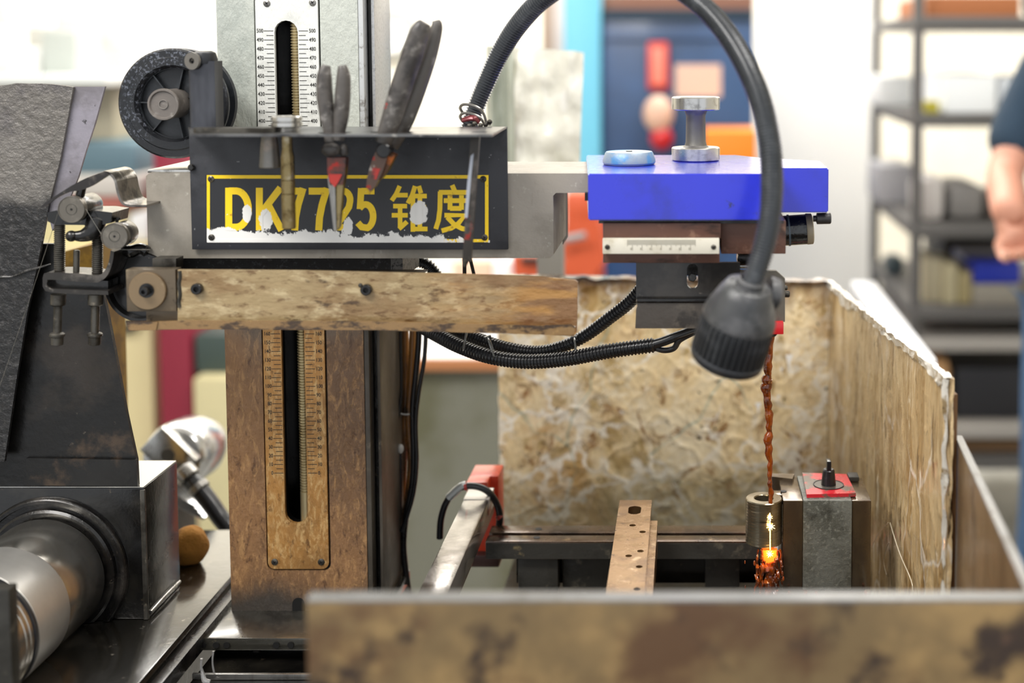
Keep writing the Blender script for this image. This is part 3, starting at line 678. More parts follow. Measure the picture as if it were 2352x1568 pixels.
# side cutters, leaning
Yn = 1.265
t = thing('side_cutting_pliers', 'large side cutters with long dark grey grips leaning to the right through the shelf', 'pliers', Q(848, 432))
build('grip', grip([Q(977, 52), Q(966, 72), Q(946, 130), Q(922, 200), Q(902, 265), Q(890, 300), Q(880, 328)], [.006, .0102, .0112, .0112, .0105, .0095, .008], .75), grip_grey, t)
build('grip', grip([Q(1001, 47, 1.28), Q(1003, 66, 1.28), Q(986, 130, 1.28), Q(960, 205, 1.28), Q(934, 270, 1.28), Q(916, 306, 1.28), Q(900, 336, 1.28)], [.004, .0062, .0078, .0085, .009, .0085, .007], .8), grip_grey, t)
build('jaw', MB().pxpoly([(864, 345), (893, 352), (878, 396), (862, 428), (850, 440), (841, 430), (843, 408), (853, 372)], Yn-.006, Yn+.003), M('worn_cutter_steel', '#5b4a42', .3, .7, layers=[('#a03028', 45, .6, .68), ('#a39a90', 60, .58, .66)]), t)
build('jaw', MB().pxpoly([(893, 350), (908, 356), (890, 392), (874, 412), (862, 420), (866, 400), (880, 372)], Yn-.003, Yn+.009), M('rusty_cutter_steel', '#4f3524', .35, .6, layers=[('#a85a24', 40, .5, .62)]), t)
build('pivot', MB().cyl(Q(884, 345)+V(0, -.0075, 0), Q(884, 345)+V(0, .01, 0), R(17, Yn), 20, bev=.001), black_oily, t)
c1, c2 = Q(860, 392), Q(852, 412)
build('red_patch', MB().pxpoly([(856, 385), (873, 388), (864, 412), (851, 410)], Yn-.0066, Yn-.0055), red_paint, t)
# ratchet-like long driver at the right end
Yn = 1.262
t = thing('scraper', 'long dark scraper with red stripe and pale blade hanging before the right border', 'scraper', Q(1070, 603))
build('bar', MB().obox((Q(1092, 312)+Q(1073, 600))/2, (Q(1092, 312)-Q(1073, 600))/2, V(R(10.5, Yn), 0, 0), V(0, .003, 0), .0008), M('dark_worn_bar', '#37332f', .35, .4, layers=[('#8d2a20', 40, .64, .68), ('#57514c', 50, .5, .66)]), t)
build('red_stripe', MB().pxpoly([(1090, 325), (1098, 325), (1092, 400), (1088, 470), (1078, 470), (1083, 400)], Yn-.0045, Yn-.003), red_paint, t)
build('pale_blade', MB().pxpoly([(1081, 358), (1088, 352), (1083, 400), (1074, 500), (1067, 500), (1073, 420)], Yn-.0055, Yn-.0025), M('pale_blade', '#9ea3ad', .3, .3), t)
build('tip', MB().tube([Q(1070, 596), Q(1067, 612)], [.004, .0015], 10), steel_dark, t)
# twin rods under the arm
t = thing('hanging_rods', 'two thin black rods showing between the arm and the brown beam', 'rod', P(1073, 632, 1.38))
build('rod', MB().cyl(P(1067, 585, 1.38), P(1067, 640, 1.38), R(4.5, 1.38), 10), black_oily, t)
build('rod', MB().cyl(P(1079, 590, 1.38), P(1091, 640, 1.38), R(4, 1.38), 10), black_oily, t)

# ================================================================== GOOSENECK LAMP
t = thing('gooseneck_lamp', 'dark grey corrugated gooseneck with a ribbed lamp head hanging over the work', 'lamp', V(P(1070, 372, 1.40).x, 1.40, at_+.0005))
npt = [(1070, 372, 1.40, 19), (1071, 330, 1.40, 19), (1080, 287, 1.40, 20), (1092, 250, 1.40, 20), (1117, 190, 1.395, 21), (1150, 120, 1.385, 22), (1192, 55, 1.37, 23), (1250, -5, 1.35, 24), (1330, -52, 1.325, 24.5), (1420, -72, 1.30, 25), (1510, -55, 1.27, 25),
       (1600, 3, 1.24, 25.5), (1665, 72, 1.22, 26), (1715, 155, 1.2, 26.5), (1750, 245, 1.185, 27), (1769, 340, 1.175, 27.5), (1773, 430, 1.165, 28), (1767, 510, 1.158, 27.5), (1752, 575, 1.154, 27), (1737, 622, 1.15, 26.5), (1728, 655, 1.15, 26)]
build('corrugated_neck', MB().tube([P(x, y, Y) for x, y, Y, r in npt], [R(r, Y) for x, y, Y, r in npt], 20, 8, ring_pitch=.0031, ring_depth=.0016), neck_mat, t)
hp = P(1722, 652, 1.15); hq = P(1666, 832, 1.175); hd = (hq-hp).normalized(); px_ = R(1, 1.15)
def HL(*pr): return MB().lathe(hp, hq, [(a*px_, b*px_) for a, b in pr], 72)
head = build('lamp_head', HL((-6, 24), (-6, 32), (2, 33), (3, 36), (3, 50), (6, 55), (28, 66), (60, 79), (84, 87), (96, 88), (96, 0)), lamp_grey, t)
for k in range(8):
    a = 2*PI*k/8+.2; u = hd.orthogonal().normalized(); v = hd.cross(u)
    c = hp+hd*3*px_+(u*math.cos(a)+v*math.sin(a))*43*px_
    build('vent_hole', MB().cyl(c-hd*.6*px_, c+hd*.5*px_, 4.2*px_, 10), hole_mat, head)
build('neck_collar', HL((-12, 24), (-14, 27), (-9, 33), (-2, 34), (0, 30), (0, 24)), lamp_grey, t)
rg = build('ribbed_ring', MB().lathe(hp, hq, [(a*px_, b*px_) for a, b in ((92, 80), (96, 84), (108, 88), (150, 90), (186, 90), (190, 80))], 144, ribs=36, ribd=.0021), M('dark_ribbed_plastic', '#26282b', .4, 0, layers=[('#3d3f42', 60, .5, .7)], bump=[(250, .0002)]), t)
build('front_rim', HL((186, 70), (186, 89), (190, 91), (206, 88), (210, 84), (210, 76), (196, 70)), M('dark_rim_plastic', '#2f3135', .4), t)
build('lens', HL((200, 0), (198, 40), (200, 77)), M('frosted_lens', '#b9b9b4', .3), t)
kc = P(1762, 672, 1.165)
build('switch_knob', MB().lathe(kc, kc+V(1, .25, -.25), [(0, 0), (0, R(38, 1.165)), (.004, R(39, 1.165)), (.0095, R(36, 1.165)), (.0105, R(30, 1.165)), (.0105, 0)], 40), lamp_grey, t)
# wire clip round the foot of the neck
def clip(dy, y0):
    return [P(1062, y0+12, 1.39), P(1057, y0+2, 1.378), P(1064, y0-6, 1.372), P(1085, y0-4, 1.370), P(1102, y0+4, 1.371), P(1112, y0+18, 1.374), P(1117, y0+33, 1.376), P(1127, y0+40, 1.378)]
t = thing('wire_clip', 'bent shiny wire clip wrapped round the foot of the gooseneck', 'clip', P(1085, 292, 1.375))
build('wire_loop', MB().tube(clip(0, 246), .0016, 8), steel, t); build('wire_loop', MB().tube(clip(0, 266), .0016, 8), steel, t)
build('clip_body', MB().tube([P(1062, 276, 1.372), P(1088, 270, 1.369), P(1100, 281, 1.371)], [.003, .0042, .003], 10, flat=.6), M('maroon_clip', '#6d2f34', .25, .3), t)
mb = MB()
for x, y in ((1078, 289), (1090, 284), (1104, 288), (1116, 286), (1125, 280)): mb.ball(P(x, y, 1.366), .0027, seg=10)
build('clip_knuckles', mb, steel_dark, t)

# ================================================================== LOWER BEAM (brown channel)
YG = 1.30
t = thing('lower_beam', 'brown oil-streaked sheet beam with folded lower lip, below the arm', 'beam', P(860, 768, YG)+V(0, .05, 0))
build('face_sheet', MB().pxpoly([(408, 619), (700, 621), (1000, 628), (1220, 634), (1320, 643), (1327, 648), (1325, 762), (1318, 772), (1240, 768), (860, 757), (408, 742)], YG, YG+.004), beam_mat, t)
build('top_sheet', MB().box(P(410, 624, YG).x, P(960, 640, YG).x, YG+.004, YG+.05, P(800, 640, YG).z, P(800, 638, YG).z), M('black_gummed_sheet', '#241d17', .3, .1, coat=.4), t)
lipm = MB(); pts = [(288, 738), (365, 738), (430, 736), (860, 738), (1240, 748), (1318, 751)]; low = [(1316, 771), (1240, 768), (860, 758), (430, 756), (365, 756), (360, 758), (296, 759)]
lipm.pxpoly(pts+low, YG-.012, YG-.0095)
o = build('lower_lip', lipm, lip_mat, t)
build('lip_floor', MB().pxpoly([(296, 756), (430, 753), (860, 755), (1240, 765), (1316, 768), (1316, 771), (1240, 768), (860, 758), (430, 756), (296, 759)], YG-.0095, YG-.0003), lip_mat, t)
build('corner_tab', MB().pxpoly([(1251, 747), (1312, 745), (1322, 751), (1317, 770), (1251, 769)], YG-.0148, YG-.0121), lip_mat, t)
build('left_lip_step', MB().pxpoly([(288, 738), (362, 739), (358, 758), (296, 759)], YG-.0135, YG-.0121), lip_mat, t)
build('back_web', MB().px(336, 420, 700, 742, YG+.004, YG+.02), square_mat, t)
build('weld_bead', MB().tube([P(413, 622+14*i, YG-.0002)+V(.0006*math.sin(i*2.1), 0, 0) for i in range(7)], .0022, 8, flat=.6), cast_dark, t)
socket_bolt(455, 662, YG, 13, black_oily, t); socket_bolt(843, 664, YG, 13, black_oily, t)
for x, y in ((828, 655),): screw(x, y, YG, 5, cast_dark, t, slot=False)
t2 = thing('square_bracket', 'square dirty steel bracket with a round disc bolted on, at the beam left end', 'bracket', P(349, 716, YG)+V(0, .01, 0))
build('square_plate', MB().px(290, 404, 619, 715, YG+.0, YG+.016, .0008), square_mat, t2)
c = P(341, 667, YG)
dk = build('disc', MB().lathe(c, c+V(0, -1, 0), [(0, 0), (0, R(44, YG)), (.003, R(44, YG)), (.0038, R(42.5, YG)), (.0038, 0)], 48), M('scraped_brown_disc', '#877359', .3, .55, layers=[('#5d4d3b', 30, .5, .62), ('#a08d70', 60, .58, .7)]), t2)
c = P(337, 667, YG-.0038)
build('bolt', MB().lathe(c, c+V(0, -1, 0), [(0, R(17, YG)), (.001, R(17, YG)), (.001, R(11, YG)), (.008, R(11, YG)), (.0088, R(9.5, YG)), (.0088, R(5, YG)), (.005, R(5, YG)), (.005, 0)], 28), black_oily, t2)
build('upright_strap', MB().pxpoly([(350, 594), (404, 594), (404, 619), (350, 619)], YG+.025, YG+.045), steel_dark, t2)

# ================================================================== GUIDE PULLEY UNIT on the left
YL = 1.335
t = thing('wire_guide_unit', 'black oily wire guide unit with two grey pulleys on threaded posts, left of the arm', 'wire guide', P(180, 800, YL)+V(0, .02, 0))
def pulley(cx, cy, rp, back):
    c = P(cx, cy, YL-.012); r = R(rp, YL-.012)
    o = build('pulley', MB().lathe(c, c+V(0, 1, 0), [(.0008, 0), (.0008, r*.93), (0, r*.95), (0, r*.99), (.0012, r), (.003, r), (.0045, r*.9), (.006, r), (.0078, r), (.0085, r*.8), (.0085, 0)], 48), M('grey_ground_pulley', '#6d6860', .35, .65, layers=[('#837d73', 80, .5, .7)]), t)
    build('centre_hole', MB().cyl(c+V(0, .0003, 0), c+V(0, .0012, 0), R(2.6, YL), 12), hole_mat, o)
    build('face_groove', MB().ring(c+V(0, .0005, 0), c+V(0, .0009, 0), r*.42, r*.38, 40), steel_dark, o)
    build('bearing_housing', MB().lathe(c, c+V(0, 1, 0), [(.0085, 0), (.0085, r*.86), (.012, r*.9), (back, r*.92), (back+.004, r*.8), (back+.004, 0)], 40), wet_black, t)
pulley(163, 481, 31, .045); pulley(262, 543, 31, .03)
def steelstrip(pts, Y0, Y1, th=2.2):
    out = []
    n = len(pts)
    up_, dn = [], []
    for i, (x, y) in enumerate(pts):
        a = pts[max(0, i-1)]; b = pts[min(n-1, i+1)]; dx, dy = b[0]-a[0], b[1]-a[1]; k = math.hypot(dx, dy)
        up_.append((x-dy/k*th, y+dx/k*th)); dn.append((x+dy/k*th, y-dx/k*th))
    return MB().pxpoly(up_+dn[::-1], Y0, Y1)
cr = []
def smooth(pts, k=5):
    o = []
    for i in range(len(pts)-1):
        a = Vector(pts[max(i-1, 0)]); b = Vector(pts[i]); c = Vector(pts[i+1]); d = Vector(pts[min(i+2, len(pts)-1)])
        for j in range(k):
            s = j/k; o.append(tuple(.5*((2*b)+(c-a)*s+(2*a-5*b+4*c-d)*s*s+(3*b-a-3*c+d)*s**3)))
    o.append(pts[-1]); return o
spring_mat = M('shiny_oily_spring_steel', '#77716a', .2, .9, layers=[('#2b2826', 30, .48, .6), ('#b5b0a8', 20, .58, .7)], bump=[(60, .0008)], coat=.4)
build('spring_strip', steelstrip(smooth([(238, 395), (252, 399), (264, 414), (270, 440), (278, 462), (290, 471), (310, 473), (336, 473)]), YL-.01, YL+.04, 2.6), spring_mat, t)
build('spring_blade', MB().pxpoly(smooth([(90, 477), (108, 462), (130, 448), (165, 426), (200, 408), (240, 393)])+smooth([(252, 401), (215, 425), (185, 437), (160, 441), (130, 455), (104, 474), (90, 477)]), YL-.011, YL-.0085), M('dark_oily_spring', '#2d2927', .25, .6, layers=[('#6d655c', 30, .55, .7)], bump=[(50, .0008)], coat=.4), t)
build('adjusting_stud', MB().cyl(P(190, 425, YL), P(183, 452, YL), R(10, YL), 14, bev=.001), wet_black, t)
build('cross_block', MB().pxpoly([(109, 488), (126, 484), (226, 484), (258, 488), (254, 512), (230, 517), (126, 516), (109, 508)], YL-.001, YL+.04), wet_black, t)
build('ball_lever', MB().tube([P(170, 541, YL-.006), P(190, 541, YL-.004), P(212, 530, YL), P(222, 505, YL+.004)], [.0045, .0065, .0095, .01], 14), black_oily, t)
build('lever_ball', MB().ball(P(164, 542, YL-.008), R(13, YL)), black_oily, t)
def thread(cx0, y0, y1, rp):
    c = P(cx0, y1, YL+.006); c2 = P(cx0, y0, YL+.006); r = R(rp, YL); pr = [(0, 0), (0, r*.9)]; L = (c2-c).length; p = .00215
    for i in range(int(L/p)): pr += [(i*p, r*.84), (i*p+p*.3, r), (i*p+p*.6, r), (i*p+p*.9, r*.84)]
    pr += [(L, r*.84), (L, 0)]
    build('threaded_post', MB().lathe(c, c2, pr, 20), steel_dark, t)
thread(137, 500, 630, 12.5); thread(224, 505, 636, 12.5)
build('short_stud', MB().cyl(P(175, 632, YL+.002), P(176, 574, YL+.002), R(7, YL), 16, bev=.0008), steel_dark, t)
outer = smooth([(98, 645), (99, 634), (110, 626), (180, 628), (225, 632), (240, 622), (250, 600), (254, 575)], 3)
inner = smooth([(262, 578), (258, 604), (248, 630), (232, 645), (210, 649), (118, 642), (109, 646), (108, 656), (118, 663)], 3)
build('u_bracket', MB().pxpoly(outer+inner+[(248, 668), (249, 677), (180, 676), (120, 672), (104, 668), (98, 658)], YL-.006, YL+.03), M('dark_cast_bracket', '#33302d', .35, .5, layers=[('#5b5650', 30, .5, .64), ('#8b857c', 60, .6, .72)], bump=[(120, .0004)], coat=.2), t)
build('bracket_core', MB().pxpoly([(108, 640), (248, 645), (248, 670), (108, 665)], YL+.004, YL+.028), wet_black, t)
for x in (133, 219):
    bo = build('hanging_bolt', MB().lathe(P(x+1, 675, YL+.004), P(x-2, 795, YL+.004), [(0, 0), (0, R(17, YL)), (R(24, YL), R(17, YL)), (R(27, YL), R(14, YL)), (R(28, YL), R(9.5, YL)), (R(90, YL), R(9.5, YL)), (R(92, YL), R(15, YL)), (R(94, YL), R(17, YL)), (R(99, YL), R(17, YL)), (R(101, YL), R(14, YL)), (R(119, YL), R(13.5, YL)), (R(120, YL), R(12, YL)), (R(120, YL), 0)], 24), steel_dark, t)
c = P(331, 655, 1.37)
wh = build('belt_wheel', MB().lathe(c, c+V(0, -1, 0), [(0, 0), (0, R(82, 1.37)), (.010, R(82, 1.37)), (.012, R(80, 1.37)), (.012, R(73, 1.37)), (.004, R(70, 1.37)), (.004, R(40, 1.37)), (.008, R(38, 1.37)), (.008, 0)], 56), M('dark_wheel', '#1d1c1c', .3, .3, layers=[('#454240', 40, .55, .7)], coat=.3), t)
build('small_bolt', MB().tube([P(268, 515, YL+.01), P(270, 501, YL+.01)], [.0016, .0016], 8), black_oily, t)
build('small_bolt_head', MB().cyl(P(270, 504, YL+.01), P(270, 499, YL+.01), R(7, YL), 12), black_oily, t)
build('bent_arm', MB().tube([P(278, 570, YL+.02), P(300, 577, YL+.02), P(322, 570, YL+.02), P(338, 578, YL+.02)], [.005, .007, .0055, .006], 10), wet_black, t)
# cutting wire: thin bright line over the pulleys and down to the drum
wire_m = M('thin_bright_wire', '#9c9a96', .25, .9)
single('cutting_wire', 'hair-thin metal wire running over the two pulleys and down to the drum', 'wire', MB().tube([P(0, 885, YL), P(62, 705, YL), P(133, 490, YL-.012)], .00022, 6, 2).tube([P(190, 469, YL-.008), P(237, 545, YL-.008)], .0003, 6, 2).tube([P(275, 573, YL-.008), P(345, 573, YL-.002)], .0003, 6, 2), wire_m)

# ================================================================== TAPER HEAD (blue cover, scale, brackets)
YH = 1.30
t = thing('wire_cutting_unit', 'wire cutting unit with bright blue cover and ivory scale at the arm end', 'machine head', P(1600, 755, 1.34)+V(0, .05, 0))
z1 = P(1600, 399, YH).z; z0 = P(1600, 506, YH).z
bx0, bx1 = P(1351, 455, YH).x, P(1792, 450, YH).x
bxr = P(1903, 440, 1.362).x
bL = P(1345, 364, 1.52).x
top = [(bx0, YH), (bx1, YH), (bx1, 1.362), (bxr, 1.362), (bxr, 1.45), (P(1752, 365, 1.49).x, 1.49), (P(1690, 360, 1.52).x, 1.53), (bL, 1.53)]
cov = MB().ext(top, z0, z1, 'z')
bmesh.ops.bevel(cov.b, geom=[e for e in cov.b.edges if e.calc_length() > .02], offset=.0012, segments=2, affect='EDGES')
build('blue_cover', cov, blue_paint, t)
# dark slide plates under the cover
build('slide_plate', MB().px(1375, 1800, 506, 513, YH+.012, YH+.19), black_oily, t)
bb_ = build('brown_slide', MB().px(1385, 1656, 512, 548, YH+.006, YH+.16, .001), brown_paint, t)
build('brown_slide', MB().px(1385, 1653, 548, 604, YH+.009, YH+.16, .001), brown_paint, t)
build('brown_side_block', MB().px(1656, 1805, 507, 583, YH+.02, YH+.15, .001), brown_paint, t)
sc_ = build('ivory_scale', MB().px(1384, 1652, 548, 583, YH-.0015, YH+.006, .0006), ivory_plate, t)
m = MB(); yy = YH-.0018
for i in range(71):
    x = 1441+(1597-1441)*i/70; y2 = 558 + (10 if i % 10 == 5 else 7 if i % 5 == 0 else 4)
    m.pxpoly([(x-.35, 550), (x+.35, 550), (x+.35, y2), (x-.35, y2)], yy, YH-.0014)
tag(build('tick_marks', m, M('faded_ink', '#8b8778', .5), sc_), kind='stuff')
its = [(s, P(1451+22.3*i, 571, YH).x, P(1451, 571, YH).z, 'CENTER') for i, s in enumerate(('30', '20', '10', '0', '10', '20', '30'))]
build('scale_numbers', text_mesh(its, .0036, yy, mirror=True), M('faded_ink2', '#9a9585', .5), sc_)
for cx in (1395, 1639): screw(cx, 567, YH-.0015, 6, steel_dark, sc_)
# lower dark bracket below
YBk = 1.335
def hx(l, Y): return l
hl = [(P(x, y, YBk).x, P(x, y, YBk).z) for x, y in slot(1578, 1603, 605, 663, 6)]
lb = [(P(x, y, YBk).x, P(x, y, YBk).z) for x, y in [(1461, 603), (1655, 603), (1655, 700), (1780, 700), (1780, 692), (1461, 688)]]
lower = [(1461, 603), (1700, 603), (1700, 690), (1461, 690)]
build('upper_bracket', MB().ext([(P(x, y, YBk).x, P(x, y, YBk).z) for x, y in lower], YBk, YBk+.006, 'y', [hl]), M('oily_black_bracket', '#24211f', .3, .3, layers=[('#3d3833', 12, .5, .66), ('#6b635a', 50, .64, .72)], bump=[(60, .0005)], coat=.5), t)
build('slot_bolt', MB().cyl(P(1590, 637, YBk+.003), P(1590, 637, YBk-.005), R(11, YBk), 6, bev=.001), black_oily, t)
build('bracket_inner', MB().px(1470, 1650, 606, 632, YBk+.03, YBk+.08), black_oily, t)
fo = MB().pxpoly([(1461, 690), (1464, 703), (1461, 712), (1459, 754), (1700, 754), (1700, 690)], YBk-.006, YBk+.003)
build('lower_bracket', fo, M('oily_grey_bracket', '#514a43', .3, .5, layers=[('#6f675b', 14, .48, .64), ('#37322d', 30, .56, .68)], bump=[(50, .0006)], coat=.4), t)
build('bent_lip', MB().px(1461, 1700, 686, 697, YBk-.008, YBk-.001, .002), black_oily, t)
build('side_plate', MB().pxpoly([(1690, 622), (1783, 622), (1803, 640), (1803, 739), (1690, 739)], YBk+.02, YBk+.028), M('grey_anodised_plate', '#6d675d', .35, .5, layers=[('#57524a', 30, .5, .7)], bump=[(200, .0002)]), t)
build('side_bolt', MB().cyl(P(1800, 675, YBk+.024), P(1814, 675, YBk+.024), R(8, YBk), 14, bev=.001), steel_dark, t)
build('side_bolt', MB().cyl(P(1800, 661, YBk+.04), P(1809, 661, YBk+.04), R(6, YBk), 14, bev=.001), steel_dark, t)
build('shaft', MB().cyl(P(1640, 611, YBk+.02), P(1762, 611, YBk+.02), R(6, YBk), 16), steel_bright, t)
build('shaft', MB().cyl(P(1640, 626, YBk+.03), P(1762, 626, YBk+.03), R(7, YBk), 16), steel_bright, t)
build('rear_knuckle', MB().px(1693, 1765, 584, 612, YBk+.03, YBk+.06, .004), black_oily, t)
build('red_nozzle_block', MB().px(1740, 1800, 740, 768, YBk+.012, YBk+.03, .001), red_cap, t)
build('nozzle', MB().lathe(P(1770, 766, YBk+.02), P(1769, 780, YBk+.02), [(0, R(16, YBk)), (R(5, YBk), R(12, YBk)), (R(6, YBk), 0)], 20), hole_mat, t)
# taped motor can on the right
ym = 1.40
mp, mq = P(1795, 530, ym), P(1866, 525, ym)
mo = build('taped_motor_can', MB().lathe(mp, mq, [(-.03, 0), (-.03, R(33, ym)), (0, R(34, ym)), (.003, R(35, ym)), (R(56, ym), R(35, ym)), (R(57, ym), R(34, ym)), (R(57, ym), 0)], 40), M('wrinkled_black_tape', '#15171a', .22, 0, layers=[('#3a3c3e', 40, .56, .64)], bump=[(30, .003), (90, .001)], coat=.7), t)
build('grey_band', MB().ring(mp.lerp(mq, .20), mp.lerp(mq, .26), R(36.5, ym), R(34, ym), 40), M('grey_blue_band', '#5a6873', .3), mo)
build('cream_end_ring', MB().lathe(mp.lerp(mq, .79), mq, [(0, R(35, ym)), (.001, R(36, ym)), (R(14, ym), R(35.5, ym)), (R(16, ym), R(32, ym)), (R(16, ym), 0)], 40), M('dirty_cream_ring', '#a89c84', .4), mo)
build('adjusting_knob', MB().lathe(P(1868, 502, 1.375), P(1907, 501, 1.375), [(0, 0), (0, R(7, ym)), (R(6, ym), R(7, ym)), (R(8, ym), R(13, ym)), (R(38, ym), R(13, ym)), (R(40, ym), R(11, ym)), (R(40, ym), 0)], 32), M('dark_knurled_knob', '#3f3e3e', .35, .4, bump=[(200, .0006)]), t)
build('edge_latch', MB().px(1343, 1352, 443, 461, YH+.03, YH+.04), hole_mat, t)

# things standing on the blue cover
zc = z1
c = PZ(1445, 382, zc)
def onblue(px_, py_): p = PZ(px_, py_, zc); return p
c = onblue(1445, 377)
t = thing('blue_disc', 'round worn pale-blue disc lying on the left of the blue cover', 'magnet', V(c.x, c.y, zc+.0003))
rd = R(61, c.y)
build('body', MB().lathe(t.location, t.location+V(0, 0, 1), [(0, 0), (0, rd*.95), (.002, rd), (.0045, rd), (.012, rd*.91), (.0135, rd*.87), (.0135, 0)], 56), M('worn_blue_disc', '#8796a3', .4, .1, layers=[('#4f8ab8', 26, .47, .6), ('#a8a59c', 40, .55, .68)], bump=[(120, .0004)]), t)
build('centre_pip', MB().cyl(t.location+V(0, 0, .0134), t.location+V(0, 0, .0142), rd*.12, 16), steel_dark, t)
c = onblue(1598, 368)
t = thing('steel_bobbin', 'turned steel bobbin, two thick discs joined by a waisted stem, standing on the blue cover', 'bobbin', V(c.x, c.y, zc+.0003))
rb = R(55.5, c.y); hh = R(146, c.y); th_ = R(30, c.y)
bs = t.location
build('lower_disc', MB().lathe(bs, bs+V(0, 0, 1), [(0, 0), (0, rb-.001), (.001, rb), (th_-.001, rb), (th_, rb-.001), (th_, 0)], 64), steel_bright, t)
build('stem', MB().lathe(bs, bs+V(0, 0, 1), [(th_, rb*.55), (th_+.002, rb*.46), (th_+.006, rb*.42), (hh-th_-.007, rb*.40), (hh-th_-.002, rb*.46), (hh-th_, rb*.52)], 48), M('shot_grey_steel', '#75736f', .5, .8, bump=[(300, .0002)]), t)
build('upper_disc', MB().lathe(bs, bs+V(0, 0, 1), [(hh-th_, 0), (hh-th_, rb-.001), (hh-th_+.001, rb), (hh-.0012, rb), (hh, rb-.0012), (hh, 0)], 64), steel_bright, t)

# ================================================================== HOSES AND CABLES
def loom(name, label, pts, rpx, flip=0):
    return single(name, label, 'hose', MB().tube([P(x, y, Y) for x, y, Y in pts], [R(rpx, 1.42)]*len(pts), 16, 8, ring_pitch=.0038, ring_depth=.0013), rubber)
loom('corrugated_hose', 'thick black corrugated hose sagging from the column to the head, lower of two', [(925, 700, 1.52), (965, 745, 1.5), (1010, 772, 1.47), (1060, 797, 1.45), (1130, 820, 1.43), (1210, 830, 1.42), (1300, 824, 1.41), (1400, 806, 1.40), (1503, 792, 1.395)], 17.5)
loom('corrugated_hose', 'thinner black corrugated hose rising to the dark bracket, upper of two', [(960, 700, 1.53), (1020, 745, 1.51), (1090, 775, 1.48), (1160, 798, 1.46), (1230, 808, 1.45), (1290, 796, 1.445), (1345, 770, 1.44), (1400, 730, 1.43), (1450, 690, 1.42), (1490, 640, 1.41)], 15.5)
loom('corrugated_hose', 'short end of black corrugated hose showing between arm and brown beam', [(900, 640, 1.50), (925, 608, 1.5), (950, 600, 1.5), (980, 607, 1.5), (1005, 635, 1.5)], 15)
single('black_cable', 'smooth black cable leaving the hose end toward the dark bracket', 'cable', MB().tube([P(1490, 793, 1.395), P(1520, 785, 1.393), P(1560, 770, 1.39), P(1610, 752, 1.38)], R(11, 1.4), 14).tube([P(1500, 797, 1.398), P(1525, 804, 1.396), P(1548, 799, 1.395), P(1562, 780, 1.39), P(1600, 760, 1.385)], R(7, 1.4), 12), rubber)
for i, (x, y, rr, s, lb_) in enumerate(((1068, 782, 22, -.2, 'clear cable tie round the hoses close to the column'), (1130, 800, 26, .35, 'clear cable tie round both hoses, middle one of three'), (1322, 806, 30, .1, 'clear cable tie joining the two hoses where they part'))):
    c = P(x, y, 1.43); tr = R(rr, 1.43)
    m = MB(); ax = V(math.cos(s), .15, math.sin(s)).normalized(); u = ax.cross(V(0, 1, 0)).normalized(); v = ax.cross(u)
    m.tube([c+(u*math.cos(a)*tr+v*math.sin(a)*tr*.8) for a in [2*PI*k/16 for k in range(17)]], .0012, 6, 2)
    t = thing('cable_tie', lb_, 'cable tie', c-V(0, 0, tr)); build('strap', m, M('smoky_nylon', '#6b6c6a', .2, coat=.6), t)
    build('lock_head', MB().obox(c+u*tr+v*-.004, ax*.0035, u*.002, v*.003, .0006), rubber, t)
# cable bundle running down behind the column
t = thing('cable_bundle', 'bundle of black and oil-brown cables hanging down the right side of the column', 'cables', P(935, 1390, 1.6))
bund = [
 ([(905, 640), (912, 760), (915, 900), (918, 1000), (922, 1180), (924, 1300), (938, 1400)], 8, 1.60, cable_brown),
 ([(925, 640), (930, 760), (932, 880), (930, 990), (925, 1090), (922, 1200), (928, 1290), (940, 1380)], 9, 1.585, cable_brown),
 ([(945, 640), (948, 760), (944, 870), (938, 960), (944, 1060), (936, 1150), (925, 1210), (926, 1300)], 8, 1.575, cable_brown),
 ([(960, 640), (962, 770), (955, 860), (948, 940), (950, 1040), (947, 1110), (932, 1190), (927, 1260), (936, 1340)], 7, 1.565, rubber),
 ([(975, 640), (978, 740), (975, 820), (962, 900), (955, 970), (957, 1060), (950, 1130), (935, 1185), (922, 1220)], 5, 1.56, rubber),
 ([(920, 640), (920, 780), (922, 900), (914, 960), (910, 1010), (920, 1060), (918, 1200)], 4, 1.565, rubber)]
for pts, rp, Y, mt in bund: build('cable', MB().tube([P(x, y, Y) for x, y in pts], R(rp, Y), 12, 6), mt, t)
for (cx, cy, rx) in ((936, 941, 23), (926, 1192, 12)):
    c = P(cx, cy, 1.58); q = R(rx, 1.58)
    build('white_tie', MB().tube([c+V(q*math.cos(a), q*.8*math.sin(a), .003*math.sin(a)) for a in [2*PI*k/16 for k in range(17)]], .0011, 6, 2), zip_white, t)
build('tape_end', MB().ball(P(920, 1030, 1.56), .004, 1, .8, 1.5), zip_white, t)

# ================================================================== SPLASH PANELS (board under crinkled film)
def crinkle(p, amp):
    a = noise.noise(p*9)*1.0+noise.noise(p*22+Vector((3, 1, 2)))*.55
    b = 1-abs(noise.noise(p*21+Vector((7, 7, 7))))*2
    c = 1-abs(noise.noise(p*50+Vector((1, 9, 4))))*2
    d = noise.noise(p*90)
    return amp*(a*.12+max(0, b)**8*.34+max(0, c)**6*.22+d*.10)
YB2 = 1.85
xL, xR = P(1145, 900, YB2).x, P(1902, 900, YB2).x
zT0, zT1, zB = P(1145, 636, YB2).z, P(1902, 647, YB2).z, .775
def fb(u, v):
    x = xL+(xR-xL)*u; z = zB+((zT0+(zT1-zT0)*u)-zB)*v
    if v == 1: z += .0025*noise.noise(Vector((x*60, 0, 1)))
    if u == 0: x += .0015*noise.noise(Vector((0, z*60, 3)))
    p = Vector((x, 0, z)); return V(x, YB2-crinkle(p, .0042), z)
t = thing('splash_panel', 'stained crinkled plastic-wrapped board standing behind the work table', 'panel', V((xL+xR)/2, YB2, zB))
